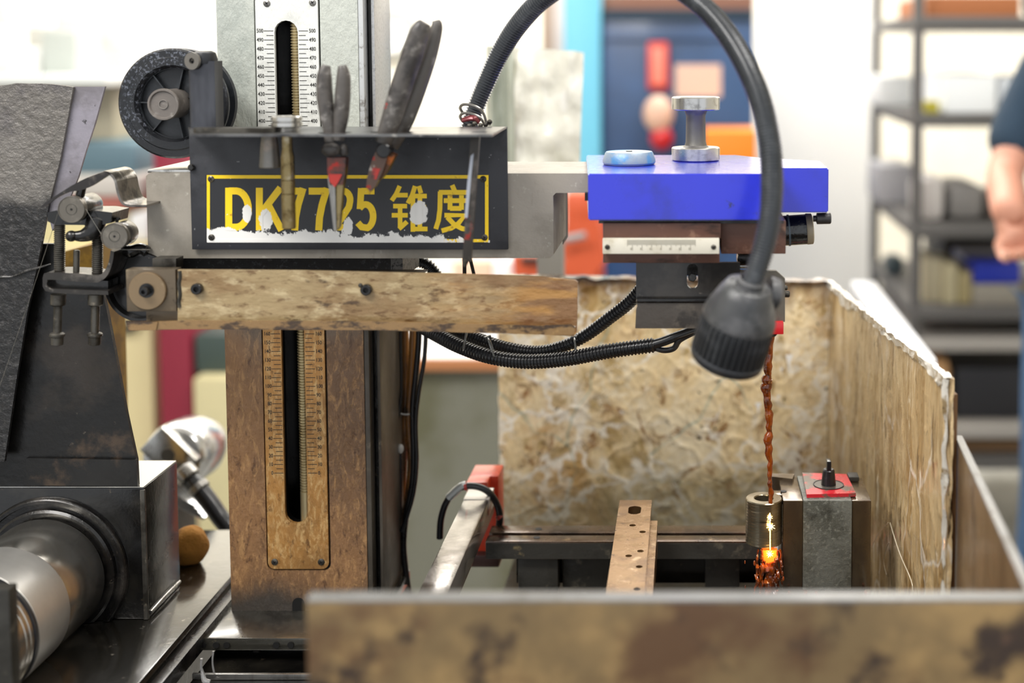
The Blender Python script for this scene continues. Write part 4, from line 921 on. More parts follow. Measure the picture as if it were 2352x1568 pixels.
build('film_face', MB().sheet(fb, 260, 150, (0, .004, 0)), film_mat, t)
build('board', MB().box(xL+.002, xR-.002, YB2+.010, YB2+.018, zB, min(zT0, zT1)-.003), M('brown_board', '#6b4b2b', .6), t)
def ft(u, v):
    x = xL+(xR-xL)*u; z = zT0+(zT1-zT0)*u
    return V(x, YB2-.006+.024*v+.002*noise.noise(V(x*40, v*3, 0)), z+.001+.004*noise.noise(V(x*50, v*2, 5)))
build('folded_top_edge', MB().sheet(ft, 120, 2, (0, 0, -.003)), M('dark_soaked_edge', '#3b2a1c', .35, 0, layers=[('#c9bda2', 14, .6, .64), ('#6f5230', 30, .5, .6)], coat=.5), t)
for x, y, hpx, wpx in ((1813, 815, 40, 18), (1795, 845, 14, 8), (1742, 925, 30, 16), (1788, 908, 14, 9), (1760, 1010, 10, 9), (1832, 780, 10, 8)):
    pts = [P(x-wpx/2, y, YB2-.012), P(x+wpx/2, y-1, YB2-.012), P(x+wpx*.1, y+hpx*.5, YB2-.013), P(x, y+hpx, YB2-.013), P(x-wpx*.25, y+hpx*.35, YB2-.012)]
    build('torn_flake', MB().ext([(p.x, p.z) for p in pts], YB2-.0125, YB2-.0118), M('white_flake', '#f4f2ec', .5), t)
YR = 1.25
xf = P(2183, 870, YR).x; zf1 = P(2185, 872, YR).z
xb, zb1 = xR, zT1
def fr_(u, v):
    y = YB2+(YR-YB2)*u; x = xb+(xf-xb)*u; z = zB+((zb1+(zf1-zb1)*u)-zB)*v
    if v == 1: z += .004*noise.noise(Vector((y*45, 0, 1)))
    if u == 1: y += .002*noise.noise(V(0, z*50, 2))
    return V(x-crinkle(Vector((0, y*1.3, z*.5+4)), .0042), y, z)
t = thing('side_splash_panel', 'streaky crinkled plastic-wrapped side board receding along the right of the tank', 'panel', V((xb+xf)/2, (YB2+YR)/2, zB))
build('film_face', MB().sheet(fr_, 220, 120, (.004, 0, 0)), film2_mat, t)
build('board', MB().ext([(xb+.0045, YB2), (xf+.0045, YR+.006), (xf+.0085, YR+.006), (xb+.0085, YB2)], zB, min(zb1, zf1)-.004, 'z'), M('brown_board', '#6b4b2b', .6), t)
def ragged(u, v):
    y = YB2+(YR-YB2)*u; x = xb+(xf-xb)*u; z = zb1+(zf1-zb1)*u
    k = .008+.010*abs(noise.noise(V(y*30, 3, 3)))+.018*max(0, noise.noise(V(y*9, 1, 8)))
    return V(x-.004-.004*noise.noise(V(y*50, v*2, 0))+(.006 if v == 0 else 0), y, z+.003-(k*(v*1.2-.2) if v > 0 else 0)+.002*noise.noise(V(y*70, 0, v)))
build('torn_film_edge', MB().sheet(ragged, 130, 4, (.0006, 0, .0002)), M('shiny_torn_film', '#d8d4cb', .12, 0, layers=[('#8f7a58', 30, .5, .6), ('#2f2a22', 70, .6, .66)], bump=[(60, .002)], coat=1), t)
def edge2(u, v):
    z = zB+(zf1-zB)*u; k = .004+.007*abs(noise.noise(V(z*30, 1, 1)))
    return V(xf-.003-.004*noise.noise(V(z*40, v, 0))-k*v*.6, YR-.001+k*v+.002*noise.noise(V(z*50, 3, v)), z)
build('torn_film_edge', MB().sheet(edge2, 90, 3, (.0006, 0, 0)), M('shiny_torn_film'  , '#d8d4cb'), t)
for pts in ([(2040, 1200), (2020, 1222), (2002, 1255)], [(2044, 1200), (2066, 1270), (2096, 1345), (2086, 1390)], [(2042, 1245), (2035, 1262), (2030, 1290), (2036, 1320)]):
    pp = []
    for x, y in pts:
        # point on the side panel plane
        d = ray(x, y); nn = V(YB2-YR, xf-xb, 0).normalized(); nn = V(-(YR-YB2), (xf-xb), 0); base = V(xb-.006, YB2, 1)
        nrm = V(YR-YB2, 0, 0); nrm = V((YR-YB2), -(xf-xb), 0); s = (base-V(0, 0, H)).dot(nrm)/d.dot(nrm); pp.append(V(0, 0, H)+d*s)
    build('film_crease', MB().tube(pp, .0007, 6, 5, flat=.6), M('pale_crease', '#d9cdb4', .2, coat=1), t)

# ================================================================== WORK TANK
YV0 = 1.42; zr = P(1600, 1383, .885).z
yF = .885
xTL = P(705, 1450, yF).x
xTR = xf+.012
t = thing('work_tank', 'rust-stained open sheet-metal work tank, its front wall blurred across the bottom of the photo', 'tank', V(.1, 1.3, .74))
build('front_wall', MB().box(xTL, xTR+.06, yF, yF+.003, .74, zr), tank_mat, t)
build('front_rim', MB().box(xTL, xTR+.06, yF-.0, yF+.013, zr, zr+.0025, .0005), rim_mat, t)
xw1, xw0 = xf+.0105, .241
build('right_wall', MB().ext([(xw0, yF+.003), (xw0+.003, yF+.003), (xw1+.003, 1.27), (xw1, 1.27)], .74, zr, 'z'), tank_in, t)
build('right_rim', MB().ext([(xw0-.002, yF+.013), (xw0+.005, yF+.013), (xw1+.006, 1.27), (xw1-.001, 1.27)], zr, zr+.0025, 'z'), rim_mat, t)
build('tank_floor', MB().box(xTL+.02, xw0-.002, yF+.003, 1.845, .745, .76), wet_black, t)
build('table_plate', MB().box(P(1068, 1380, 1.4).x, P(2004, 1300, YV0).x, 1.12, 1.50, .826, .8355), wet_grey, t)

# ================================================================== WORK TABLE RAIL, BARS
YT = 1.49
zt_ = P(1300, 1243, YT).z
rx0, rx1 = P(1115, 1262, YT).x, P(1778, 1262, YT).x
ry1 = PZ(1300, 1206, zt_).y
t = thing('slotted_rail', 'dark slotted steel rail running left to right across the tank', 'rail', V(0, YT+.03, .836))
zl = P(1300, 1284, YT).z; ym_ = YT+(ry1-YT)*.42
build('front_rail', MB().box(rx0, rx1, YT, ym_-.002, zl, zt_, .0012), rail_mat, t)
build('slot_floor', MB().box(rx0, rx1, ym_-.002, ym_+.006, zl, zt_-.01), hole_mat, t)
build('rear_rail', MB().box(rx0, rx1, ym_+.006, ry1, zl, zt_, .0012), rail_mat, t)
build('front_apron', MB().box(rx0+.001, rx1-.001, YT-.0012, YT-.0002, zl+.001, zt_-.002), cast_dark, t)
for x in (1232, 1238):
    yy = YT+.012 if x == 1232 else ym_+.018
    c = PZ(x, 1237 if x == 1232 else 1212, zt_); build('bolt_hole', MB().cyl(V(c.x, yy, zt_-.002), V(c.x, yy, zt_+.0004), .004, 16), hole_mat, t)
for x0, x1 in ((1190, 1282), (1288, 1400), (1620, 1700)):
    build('support_block', MB().box(P(x0, 1320, YT+.012).x, P(x1, 1320, YT+.012).x, YT+.012 if x0 < 1250 else YT+.03, ry1-.004, .836, zl, .002), cast_dark, t)
build('under_beam', MB().box(rx0+.03, rx1, YT+.045, ry1+.02, .836, zl-.004), wet_black, t)
# perforated clamp bar running towards the camera
zb_ = P(1460, 1148, 1.50).z
y0 = PZ(1430, 1400, zb_).y-.13; y1 = PZ(1460, 1148, zb_).y
# plan outline of the bar on its own height
A = [PZ(1423.5, 1148, zb_), PZ(1497, 1148, zb_), PZ(1477, 1390, zb_), PZ(1383.5, 1390, zb_)]
w0, w1 = A[0].x, A[1].x
t = thing('perforated_clamp_bar', 'brown-stained steel bar with a row of screw holes, lying across the rail', 'clamp bar', V((w0+w1)/2, (y0+y1)/2, zt_+.0004))
h_ = MB()
cx_, cy_ = PZ(1458, 1168, zb_).x, PZ(1458, 1171, zb_).y
sl = [(cx_+.0075*math.cos(a)*1.0, cy_+(.010 if math.sin(a) >= 0 else -.010)*.6+.0075*math.sin(a)) for a in [2*PI*k/20 for k in range(20)]]
hs = [(1453, 1206), (1476, 1221), (1471, 1265), (1444, 1276), (1468, 1301), (1463, 1352), (1430, 1376)]
hl_ = [sl]
for x, y in hs:
    p = PZ(x, y, zb_); hl_.append([(p.x+.0036*math.cos(2*PI*k/14), p.y+.0036*math.sin(2*PI*k/14)) for k in range(14)])
build('bar', MB().ext([(w0, y0), (w1, y0), (w1, y1), (w0, y1)], zb_-.012, zb_, 'z', hl_), clamp_mat, t)
build('under_bar', MB().box(w0+.006, w1-.0005+.008, y0, y1-.034, zt_+.0005, zb_-.0122), clamp_mat, t)
build('hole_backing', MB().box(w0+.004, w1-.004, y0+.02, y1-.004, zb_-.0118, zb_-.0108), hole_mat, t)
# square tube
zq = P(1100, 1120, 1.57).z
q0 = PZ(1103, 1118, zq); q1 = PZ(1146, 1118, zq); qn = PZ(950, 1380, zq)
t = thing('square_steel_tube', 'square steel tube, white-grey at its far end, sloping past the column foot', 'bar', V(q0.x, 1.4, .95-.1))
xs0 = PZ(1060, 1118, zq).x; xs1 = PZ(1112, 1118, zq).x
yn_, yf_ = PZ(960, 1420, zq).y, q0.y
build('tube', MB().box(P(1063, 1175, 1.52).x, P(1120, 1175, 1.52).x, yn_, yf_, zq-.032, zq, .0015), M('wet_worn_square_tube', '#5b534c', .2, .6, layers=[('#a09a95', 7, .5, .62), ('#9c4a36', 9, .6, .68), ('#3a332d', 16, .55, .66)], bump=[(90, .0004)], coat=.6), t)
build('painted_end', MB().box(P(1063, 1175, 1.52).x-.0004, P(1120, 1175, 1.52).x+.0004, yf_-.045, yf_-.005, zq-.02, zq+.0004), M('white_end_paint', '#d9d2cc', .3, .1, layers=[('#b0553f', 20, .56, .66)], coat=.4), t)
# red post
t = thing('orange_post', 'oily orange-red painted post standing left of the wrapped board', 'post', V(P(1110, 1350, 1.6).x, 1.62, .83))
build('post', MB().box(P(1080, 1200, 1.6).x, P(1146, 1200, 1.6).x, 1.6, 1.645, .83, P(1110, 1093, 1.6).z, .0015), orange_red, t)
build('foot', MB().box(P(1068, 1360, 1.6).x, P(1150, 1360, 1.6).x, 1.585, 1.66, .835, .85, .001), M('dark_red_foot', '#3d2420', .4, .2), t)
build('top_cap', MB().box(P(1080, 1200, 1.6).x, P(1128, 1200, 1.6).x, 1.575, 1.6005, P(1110, 1150, 1.6).z, P(1110, 1093, 1.6).z+.0005, .0015), orange_red, t)
t = thing('loop_cable', 'black taped cable looping over the square tube beside the orange post', 'cable', P(1080, 1230, 1.55))
build('cable', MB().tube([P(x, y, Y) for x, y, Y in ((1010, 1235, 1.56), (1013, 1190, 1.555), (1028, 1148, 1.55), (1058, 1120, 1.54), (1090, 1116, 1.54), (1120, 1128, 1.54), (1140, 1155, 1.545), (1148, 1185, 1.55), (1145, 1215, 1.555))], R(8, 1.55), 12, 6), rubber, t)
build('clear_wrap', MB().tube([P(x, y, 1.54) for x, y in ((1030, 1143), (1056, 1119), (1072, 1113))], R(10, 1.55), 10, 5), M('silvery_tape', '#9fa2a0', .2, .3, coat=.8), t)
build('red_tape', MB().cyl(P(1067, 1118, 1.538), P(1073, 1117, 1.538), R(9, 1.55), 12), red_paint, t)
build('red_tape', MB().cyl(P(1144, 1182, 1.549), P(1150, 1189, 1.549), R(9, 1.55), 12), red_paint, t)

# ================================================================== MAGNETIC BLOCK, RING, FLUID AND SPARK
YV = 1.42
t = thing('magnetic_block', 'grey magnetic holding block with a red dial plate and black knob on top', 'magnetic block', V(P(1900, 1355, YV).x, YV+.04, P(1900, 1355, YV).z))
vz0, vz1 = P(1900, 1356, YV).z, P(1900, 1149, YV).z
vx = lambda p: P(p, 1250, YV).x
yb_ = PZ(1880, 1092, vz1).y
build('left_pole', MB().box(vx(1799), vx(1844), YV+.002, yb_, vz0, vz1-.001, .001), vise_steel, t)
build('cast_core', MB().box(vx(1844.5), vx(1956.5), YV, yb_, vz0+.001, vz1, .0014), vise_cast, t)
build('right_pole', MB().box(vx(1957), vx(2001), YV+.002, yb_-.004, vz0, vz1-.001, .001), vise_steel, t)
build('rear_cleat', MB().ext([(vx(1782), yb_-.012), (vx(1830), yb_-.020), (vx(1838), yb_-.002), (vx(1782), yb_-.001)], vz1-.02, vz1+.003, 'z'), vise_steel, t)
build('rear_cleat', MB().box(vx(1965), vx(1990), yb_-.02, yb_-.002, vz1-.0005, vz1+.005, .001), cast_dark, t)
pl = [PZ(x, y, vz1+.003) for x, y in ((1843, 1087), (1944, 1090), (1966, 1134), (1853, 1137))]
dp = build('dial_plate', MB().ext([(p.x, p.y) for p in pl], vz1, vz1+.004, 'z'), vise_red, t)
kc = PZ(1903, 1113, vz1+.004)
build('dial_ring', MB().ring(kc+V(0, 0, .0001), kc+V(0, 0, .0008), .0175, .0165, 40), hole_mat, dp)
build('dial_disc', MB().cyl(kc+V(0, 0, -.0001), kc+V(0, 0, .0004), .0164, 40), M('grimy_dial_centre', '#575049', .35, .2, bump=[(80, .0003)], coat=.3), dp)
kn = build('knob', MB().lathe(kc, kc+V(0, 0, 1), [(.0003, 0), (.0003, .0085), (.003, .0082), (.017, .0068), (.0185, .0055), (.0185, 0)], 30), rubber, t)
build('knob_lever', MB().obox(kc+V(0, 0, .023), V(.0025, 0, 0), V(0, .006, 0), V(0, 0, .006), .001), rubber, t)
build('table_foot', MB().box(vx(1885), vx(1990), YV+.0, YV+.06, .836, vz0-.0003, .001), wet_grey, t)
c = P(1901, 1362, YV); build('foot_hole', MB().cyl(c+V(0, .002, 0), c+V(0, -.0008, 0), .0038, 16), hole_mat, t)
rc = V(P(1756, 1150, YV).x, YV+.012, 0)
rz1 = P(1756, 1143, rc.y).z; rz0 = rz1-.0505; rr = R(43, rc.y)
t = thing('steel_ring', 'thick wet turned steel ring, being cut where the wire sparks on its front', 'ring workpiece', V(rc.x, rc.y, rz0))
rp_ = [(0, rr*.5), (0, rr-.001), (.001, rr)]
k = .003
while k < .0485: rp_ += [(k, rr), (k+.0004, rr-.00008), (k+.0008, rr)]; k += .0034
rp_ += [(.0495, rr), (.0505, rr-.001), (.0505, rr*.55), (.0495, rr*.51), (0, rr*.5)]
build('ring_body', MB().lathe(V(rc.x, rc.y, rz0), V(rc.x, rc.y, 9), rp_, 64), ring_mat, t)
build('clamp_lug', MB().box(rc.x+rr*.4, vx(1812), rc.y+.012, rc.y+.03, rz1-.012, rz1-.001, .002), vise_steel, t)
c = V(vx(1804), rc.y+.02, rz1-.0008); build('lug_screw', MB().cyl(c, c+V(0, 0, .0018), .0035, 14), hole_mat, t)
# falling fluid
ysx = rc.y-rr+.004
def strand(pts, jit=.0006, seg=12):
    P_ = []; Rr = []
    random.seed(int(pts[0][0]))
    for (x, y, r), (x2, y2, r2) in zip(pts, pts[1:]):
        n = max(1, int(abs(y2-y)/9))
        for k in range(n):
            s = k/n; P_.append(P(x+(x2-x)*s+random.uniform(-2, 2), y+(y2-y)*s, ysx+random.uniform(-jit, jit))); Rr.append(R((r+(r2-r)*s)*random.uniform(.8, 1.45), 1.4))
    x, y, r = pts[-1]; P_.append(P(x, y, ysx)); Rr.append(R(r*.5, 1.4))
    return P_, Rr
a, b = strand([(1771, 768, 11), (1767, 800, 8), (1764, 850, 9), (1760, 890, 10), (1763, 930, 8), (1766, 980, 7.5), (1764, 1020, 8), (1768, 1060, 5.5), (1769, 1110, 5.5), (1770, 1172, 5)])
fl_ = thing('fluid_jet', 'thin brown jet of cutting fluid falling from the red nozzle onto the ring', 'fluid', P(1770, 1170, ysx))
build('jet', MB().tube(a, b, 12, 4), coolant, fl_)
fm = thing('fluid_curtain', 'ragged brown fluid strands falling below the steel ring', 'fluid', V(rc.x, rc.y, .84))
random.seed(3)
for (x, y0, y1_, r) in ((1741, 1262, 1345, 3), (1750, 1262, 1360, 4), (1762, 1290, 1385, 8), (1770, 1290, 1390, 10), (1778, 1290, 1375, 7), (1786, 1264, 1350, 4), (1793, 1262, 1330, 3.5), (1745, 1300, 1390, 4), (1797, 1300, 1345, 3), (1736, 1320, 1360, 3)):
    a, b = strand([(x, y0, r*.7), ((x+random.uniform(-3, 3)), (y0+y1_)/2, r), (x+random.uniform(-4, 4), y1_, r*.6)], .004, 10)
    build('strand', MB().tube(a, b, 10, 3), coolant, fm)
for (x, y0, y1_, r) in ((1812, 1358, 1400, 3), (1850, 1357, 1410, 5), (1990, 1357, 1395, 5), (1875, 1358, 1400, 3)):
    a, b = strand([(x, y0, r), (x+2, y1_, r*.6)], .001, 10); build('strand', MB().tube(a, b, 10, 3), coolant, fm)
random.seed(5)
m = MB()
for i in range(26):
    x = random.gauss(1765, 28); y = random.uniform(1290, 1385); m.ball(P(x, y, ysx+random.uniform(-.02, .02)), R(random.uniform(1.2, 3), 1.4), 1, 1, random.uniform(1, 3), 8)
tag(build('droplets', m, coolant, fm), kind='stuff')
sp_ = thing('spark', 'white-orange spark line where the wire cuts the front of the ring', 'spark', P(1769, 1262, rc.y-rr))
def star(x, y, r, Y):
    m = MB(); c = P(x, y, Y)
    for k in range(8):
        a = 2*PI*k/8+.3; L = R(r*random.uniform(.6, 1.1), Y); d = V(math.cos(a), 0, math.sin(a)); m.tube([c, c+d*L*.5, c+d*L], [R(1.0, Y), R(.6, Y), R(.2, Y)], 6, 2)
    m.ball(c, R(2.2, Y), seg=10); return m
yf2 = rc.y-math.sqrt(max(0, rr*rr-(P(1769, 1200, YV).x-rc.x)**2))-.0006
build('spark_line', MB().tube([P(1768.5, 1178, yf2), P(1769, 1215, yf2), P(1769, 1262, yf2)], R(.8, YV), 8, 3), spark_mat, sp_)
build('flash', star(1768, 1187, 8, yf2-.001), spark_mat, sp_)
build('flash', star(1771, 1209, 11, yf2-.001), spark_mat, sp_)
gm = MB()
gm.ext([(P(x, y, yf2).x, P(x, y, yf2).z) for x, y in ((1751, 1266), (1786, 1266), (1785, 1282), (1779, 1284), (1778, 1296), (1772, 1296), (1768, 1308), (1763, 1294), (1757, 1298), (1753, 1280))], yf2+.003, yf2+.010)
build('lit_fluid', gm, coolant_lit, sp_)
build('flash', star(1768, 1273, 9, yf2+.001), spark_mat, sp_)
l = bpy.data.lights.new('spark_light', 'POINT'); l.energy = .015; l.color = (1, .5, .15); l.shadow_soft_size = .004
o = bpy.data.objects.new('spark_light', l); C.objects.link(o); o.location = P(1769, 1273, yf2-.004)
l = bpy.data.lights.new('spark_light', 'POINT'); l.energy = .006; l.color = (1, .6, .25); l.shadow_soft_size = .003
o = bpy.data.objects.new('spark_light', l); C.objects.link(o); o.location = P(1769, 1209, yf2-.004)

# ================================================================== LEFT GUARDS, DRUM AND BED
GB = .93
t = thing('wire_guard', 'tall oily grey sheet guard at the left edge, crusted black in its lower half', 'guard', V(P(60, 700, 1.385).x, 1.39, GB))
rag = [(-260, 190), (0, 197), (18, 195), (38, 191), (70, 192), (100, 192), (125, 194), (150, 197), (168, 200)]
build('front_sheet', MB().pxpoly(rag+[(154, 280), (139, 362), (112, 470), (89, 594), (62, 720), (38, 870), (10, 1060), (-260, 1060)], 1.385, 1.389), guard_mat, t)
build('angled_sheet', MB().ext([(P(165, 300, 1.386).x, 1.3865), (P(240, 300, 1.41).x, 1.42), (P(240, 300, 1.41).x, 1.424), (P(165, 300, 1.386).x, 1.39)], 0, .001, 'z') if False else MB().pxpoly([(166, 199), (241, 199), (217, 286), (196, 350), (180, 405), (150, 480), (120, 530), (108, 480), (137, 362), (152, 280)], 1.3895, 1.393), guard_light, t)
build('weld_seam', MB().tube([P(-60, 650, 1.384), P(0, 636, 1.384), P(30, 634, 1.384), P(60, 622, 1.384), P(90, 614, 1.384), P(116, 606, 1.384)], [.0016, .002, .0014, .0022, .0016, .001], 8, flat=.6), guard_mat, t)
t = thing('black_guard_plate', 'black tapering guard plate below the guide unit, standing on the bearing block', 'guard', V(P(150, 1116, 1.41).x, 1.41, P(150, 1116, 1.405).z))
build('plate', MB().pxpoly([(40, 560), (128, 560), (132, 660), (236, 668), (262, 800), (290, 950), (313, 1056), (316, 1116), (-260, 1116), (-260, 700)], 1.402, 1.408), guard_black, t)
build('bottom_flange', MB().pxpoly([(60, 1052), (313, 1056), (316, 1117), (60, 1114)], 1.3975, 1.4015), guard_black, t)
YK = 1.40
zk0 = .8515
t = thing('bearing_block', 'black cast bearing block holding the wire drum, a pale sheet added on top for its bright reflection', 'bearing block', V(P(170, 1450, YK).x, YK+.045, zk0))
kx1 = P(336, 1290, YK).x; kz1 = P(300, 1120, YK).z
build('block', MB().box(P(-300, 1290, YK).x, kx1, YK, 1.493, zk0, kz1, .002), wet_black, t)
build('glare_top', MB().box(P(-300, 1290, YK).x, kx1-.001, YK+.001, 1.4925, kz1+.0001, kz1+.0008), M('glare_top_metal', '#d9d9d6', .12, .9, coat=.5), t)  # bright reflection on the block top, put in as a pale metal sheet
build('corner_strip', MB().box(kx1-.0045, kx1+.0008, YK-.0012, YK+.002, zk0, kz1-.002, .0008), steel_dark, t)
build('side_weld', MB().tube([V(kx1+.001, YK+.005, zk0+.006), V(kx1+.001, YK+.05, zk0+.007), V(kx1+.001, YK+.088, zk0+.006)], .0018, 8), steel, t)
dc = P(120, 1312, YK); rD = R(138.5, YK); rF = R(181, YK); dm = V(0, -1, 0)
fl0 = MB().lathe(dc, dc+dm, [(-.001, rF), (.004, rF), (.006, rF*.985), (.007, rF*.97), (.007, rF*.93), (.003, rF*.92), (.003, rF*.86), (.008, rF*.85), (.010, rF*.82), (.010, rD*.96), (-.001, rD*.96)], 80)
bmesh.ops.bisect_plane(fl0.b, geom=fl0.b.verts[:]+fl0.b.edges[:]+fl0.b.faces[:], plane_co=(0, 0, .8518), plane_no=(0, 0, 1), clear_inner=True)
build('bearing_flange', fl0, black_oily, t)
t = thing('wire_drum', 'polished steel wire drum with dark groove ring, coming toward the lower left corner', 'drum', dc+dm*.12-V(0, 0, rD))
sat = M('satin_drum_steel', '#e3e1dc', .36, .85, layers=[('#d5d3ce', 12, .4, .7)])
mir = M('mirror_drum_steel', '#cfcbc2', .2, .95, layers=[('#bdb6a6', 10, .5, .7)])
build('rear_sleeve', MB().lathe(dc, dc+dm, [(.0, rD*.93), (.014, rD*.94), (.0145, rD*.985), (.016, rD), (.094, rD), (.095, rD*.995)], 96), mir, t)
build('front_sleeve', MB().lathe(dc, dc+dm, [(.095, rD*.995), (.0955, rD*1.003), (.158, rD*1.003), (.159, rD*.99)], 96), sat, t)
build('groove_ring', MB().lathe(dc, dc+dm, [(.159, rD*.95), (.159, rD*1.0), (.160, rD*1.005), (.165, rD*1.005), (.166, rD*.98), (.166, rD*.9)], 96), rubber, t)
build('end_sleeve', MB().lathe(dc, dc+dm, [(.166, rD*.97), (.167, rD*.985), (.172, rD*.985), (.1725, rD*.975), (.179, rD*.975), (.1795, rD*.965), (.24, rD*.965), (.245, rD*.93), (.245, 0)], 96), mir, t)
t = single('cast_post', 'dark grey cast post at the extreme lower left, in front of the drum', 'post', MB().box(P(-120, 1450, 1.12).x, P(24, 1450, 1.12).x, 1.12, 1.135, .86, P(10, 1353, 1.12).z, .0015), cast_dark)
bedm = M('wet_black_bed', '#262420', .16, .55, layers=[('#4b463d', 8, .5, .66, (1, 2, 1)), ('#8b867b', 50, .64, .72)], bump=[(12, .001), (70, .0003)], coat=.8)
t = thing('machine_bed', 'wet black machine bed slab under the block and drum, with a dark side rail', 'machine bed', V(-.75, 1.4, .76))
build('slab', MB().box(-1.25, -.5455, 1.0, 1.67, .835, .851, .0015), bedm, t)
build('side_rail', MB().box(-.543, -.531, 1.0, 1.66, .822, .8405, .001), black_oily, t)
build('bed_casting', MB().box(-1.22, -.56, 1.02, 1.64, .70, .8345), wet_black, t)
build('oil_trough', MB().box(-.530, -.26, 1.10, 1.52, .800, .806), wet_black, t)
build('trough_rim', MB().box(-.53, -.265, 1.352, 1.356, .8065, P(560, 1550, 1.35).z, .0005), steel, t)
mb = MB(); mb.tube([P(463, 1512, 1.34), P(462, 1530, 1.34), P(466, 1548, 1.34), P(470, 1562, 1.338), P(482, 1566, 1.338)], [.0015, .0012, .0022, .003, .0025], 8)
mb.tube([P(490, 1495, 1.36), P(488, 1520, 1.36), P(492, 1546, 1.36)], [.0012, .001, .0012], 8)
single('oil_drip', 'clear glossy drip hanging off the column foot corner', 'drip', mb, M('clear_drip', '#e8e8e8', .05, 0, trans=.8, coat=1))
# brown sponge on the bed
sb_ = MB().ball(P(436, 1306, 1.56)+V(0, 0, -.002), .0235, 1, 1, .98, 32)
for v in sb_.b.verts: v.co += (v.co-P(436, 1306, 1.56)).normalized()*.0035*noise.noise(v.co*60)+V(0, 0, .0)
lo_ = min(v.co.z for v in sb_.b.verts)
for v in sb_.b.verts: v.co.z = max(.8515, v.co.z-lo_+.8505)
t = single('sponge', 'worn round brown sponge lying on the bright wet bed beside the column', 'sponge', sb_, M('brown_sponge', '#a9742c', .9, layers=[('#6b3a1e', 22, .5, .62)], bump=[(120, .003)]), smooth=80)
# bright motor housing behind the block
YMo = 1.82
t = thing('pump_motor', 'shiny rounded aluminium motor with square flange behind the bearing block', 'motor', P(430, 1200, YMo))
alu = M('polished_aluminium', '#d6d7d8', .2, .9, layers=[('#a9abae', 10, .5, .7)])
m1, m2 = P(400, 1050, YMo), P(462, 1018, YMo+.1)
build('housing', MB().lathe(m1, m2, [(-.005, 0), (-.005, R(66, YMo)), (0, R(74, YMo)), (.02, R(80, YMo)), (.07, R(78, YMo)), (.10, R(66, YMo)), (.118, R(40, YMo)), (.125, 0)], 48), alu, t)
build('pedestal', MB().box(P(330, 1300, YMo+.02).x, P(405, 1300, YMo+.02).x, YMo+.01, YMo+.10, 0, P(380, 1090, YMo).z, .003), cast_dark, t)
c = P(392, 1040, YMo-.02); a_ = V(.7, 0, -.7); b_ = V(.7, 0, .7)
build('square_flange', MB().obox(c, a_*R(56, YMo), b_*R(38, YMo), V(0, .01, 0), .002), steel_bright, t)
build('flange_hole', MB().cyl(c+V(0, -.0112, 0), c+V(0, -.010, 0), R(16, YMo), 16), steel_dark, t)
for k in range(4):
    c = P(424+7*k, 1148+9*k-14, YMo-.01); build('cooling_fin', MB().obox(c, V(.022, 0, -.012), V(0, .02, 0), V(.0012, 0, .002), .0005), alu, t)
t = thing('flexible_pipe', 'black flexible pipe with bright collar running down from the motor', 'pipe', P(520, 1230, 1.72))
build('pipe', MB().tube([P(424, 1088, 1.76), P(455, 1120, 1.75), P(500, 1180, 1.74), P(545, 1260, 1.73), P(590, 1500, 1.73), V(P(600, 1500, 1.73).x, 1.73, .4), V(P(600, 1500, 1.73).x, 1.73, .0)], [.013, .013, .012, .012, .012, .012, .012], 16), rubber, t)
build('pipe_collar', MB().cyl(P(418, 1078, 1.757), P(438, 1100, 1.752), .0155, 24, bev=.002), steel, t)
build('pipe_band', MB().cyl(P(452, 1114, 1.748), P(462, 1126, 1.746), .0145, 24, bev=.001), steel, t)

# plastic-covered control box behind the arm
YQ = 1.95
t = thing('covered_control_box', 'control box under a clouded crinkled plastic cover, behind the arm and gooseneck', 'control box', V(P(1240, 400, YQ).x, YQ+.06, P(1240, 640, YQ).z))
x0_, x1_, zz1, zz0_ = P(1182, 250, YQ).x, P(1342, 250, YQ).x, P(1260, 105, YQ).z, P(1260, 400, YQ).z
def cover_front(u, v):
    x = x0_+(x1_-x0_)*u+(1-v)*-.006*math.sin(u*PI)-(.008*(1-v) if u > .5 else 0); z = zz0_+(zz1-zz0_)*v-.010*u*v
    return V(x, YQ-.014*noise.noise(V(x*26, 0, z*9))-.005*noise.noise(V(x*45, 3, z*30)), z+.002*noise.noise(V(x*50, 0, 0)))
build('front_cover', MB().sheet(cover_front, 60, 60, (0, .0015, 0)), bag_mat, t)
xs_ = P(1112, 250, YQ+.03).x
def cov2(u, v):
    z = zz0_+(zz1-zz0_)*v; return V(xs_+(x0_-xs_)*u, YQ+.05-.05*u-.010*noise.noise(V(u*5, 7, z*12))-.012*math.sin(u*9), z+.004*(1-u)*noise.noise(V(u*9, 1, 1)))
build('side_cover', MB().sheet(cov2, 24, 40, (0, .0015, 0)), M('grey_green_cover', '#a9aea0', .2, layers=[('#7f8578', 10, .5, .65, (1, 1, .2))], bump=[(20, .006, (1, 1, .3))], coat=.8), t)
build('enclosure', MB().box(x0_-.03, x1_-.03, YQ+.06, YQ+.14, zz0_, zz1-.02, .004), M('beige_enclosure', '#c9c6b0', .6), t)
build('stand_post', MB().box((x0_+x1_)/2-.03, (x0_+x1_)/2+.01, YQ+.08, YQ+.12, 0, zz0_), sh('dull_grey_post', '#8d8b84', .6), t)
t = single('ochre_housing', 'ochre-brown cast housing seen between the threaded posts of the guide unit', 'housing', MB().ext([(P(146, 578, 1.58).x, P(146, 578, 1.58).z), (P(226, 558, 1.58).x, P(226, 558, 1.58).z), (P(226, 640, 1.58).x, .8512), (P(146, 640, 1.58).x, .8512)], 1.58, 1.65), M('ochre_paint', '#8a6a22', .5, layers=[('#6a4f1a', 20, .5, .62)]))

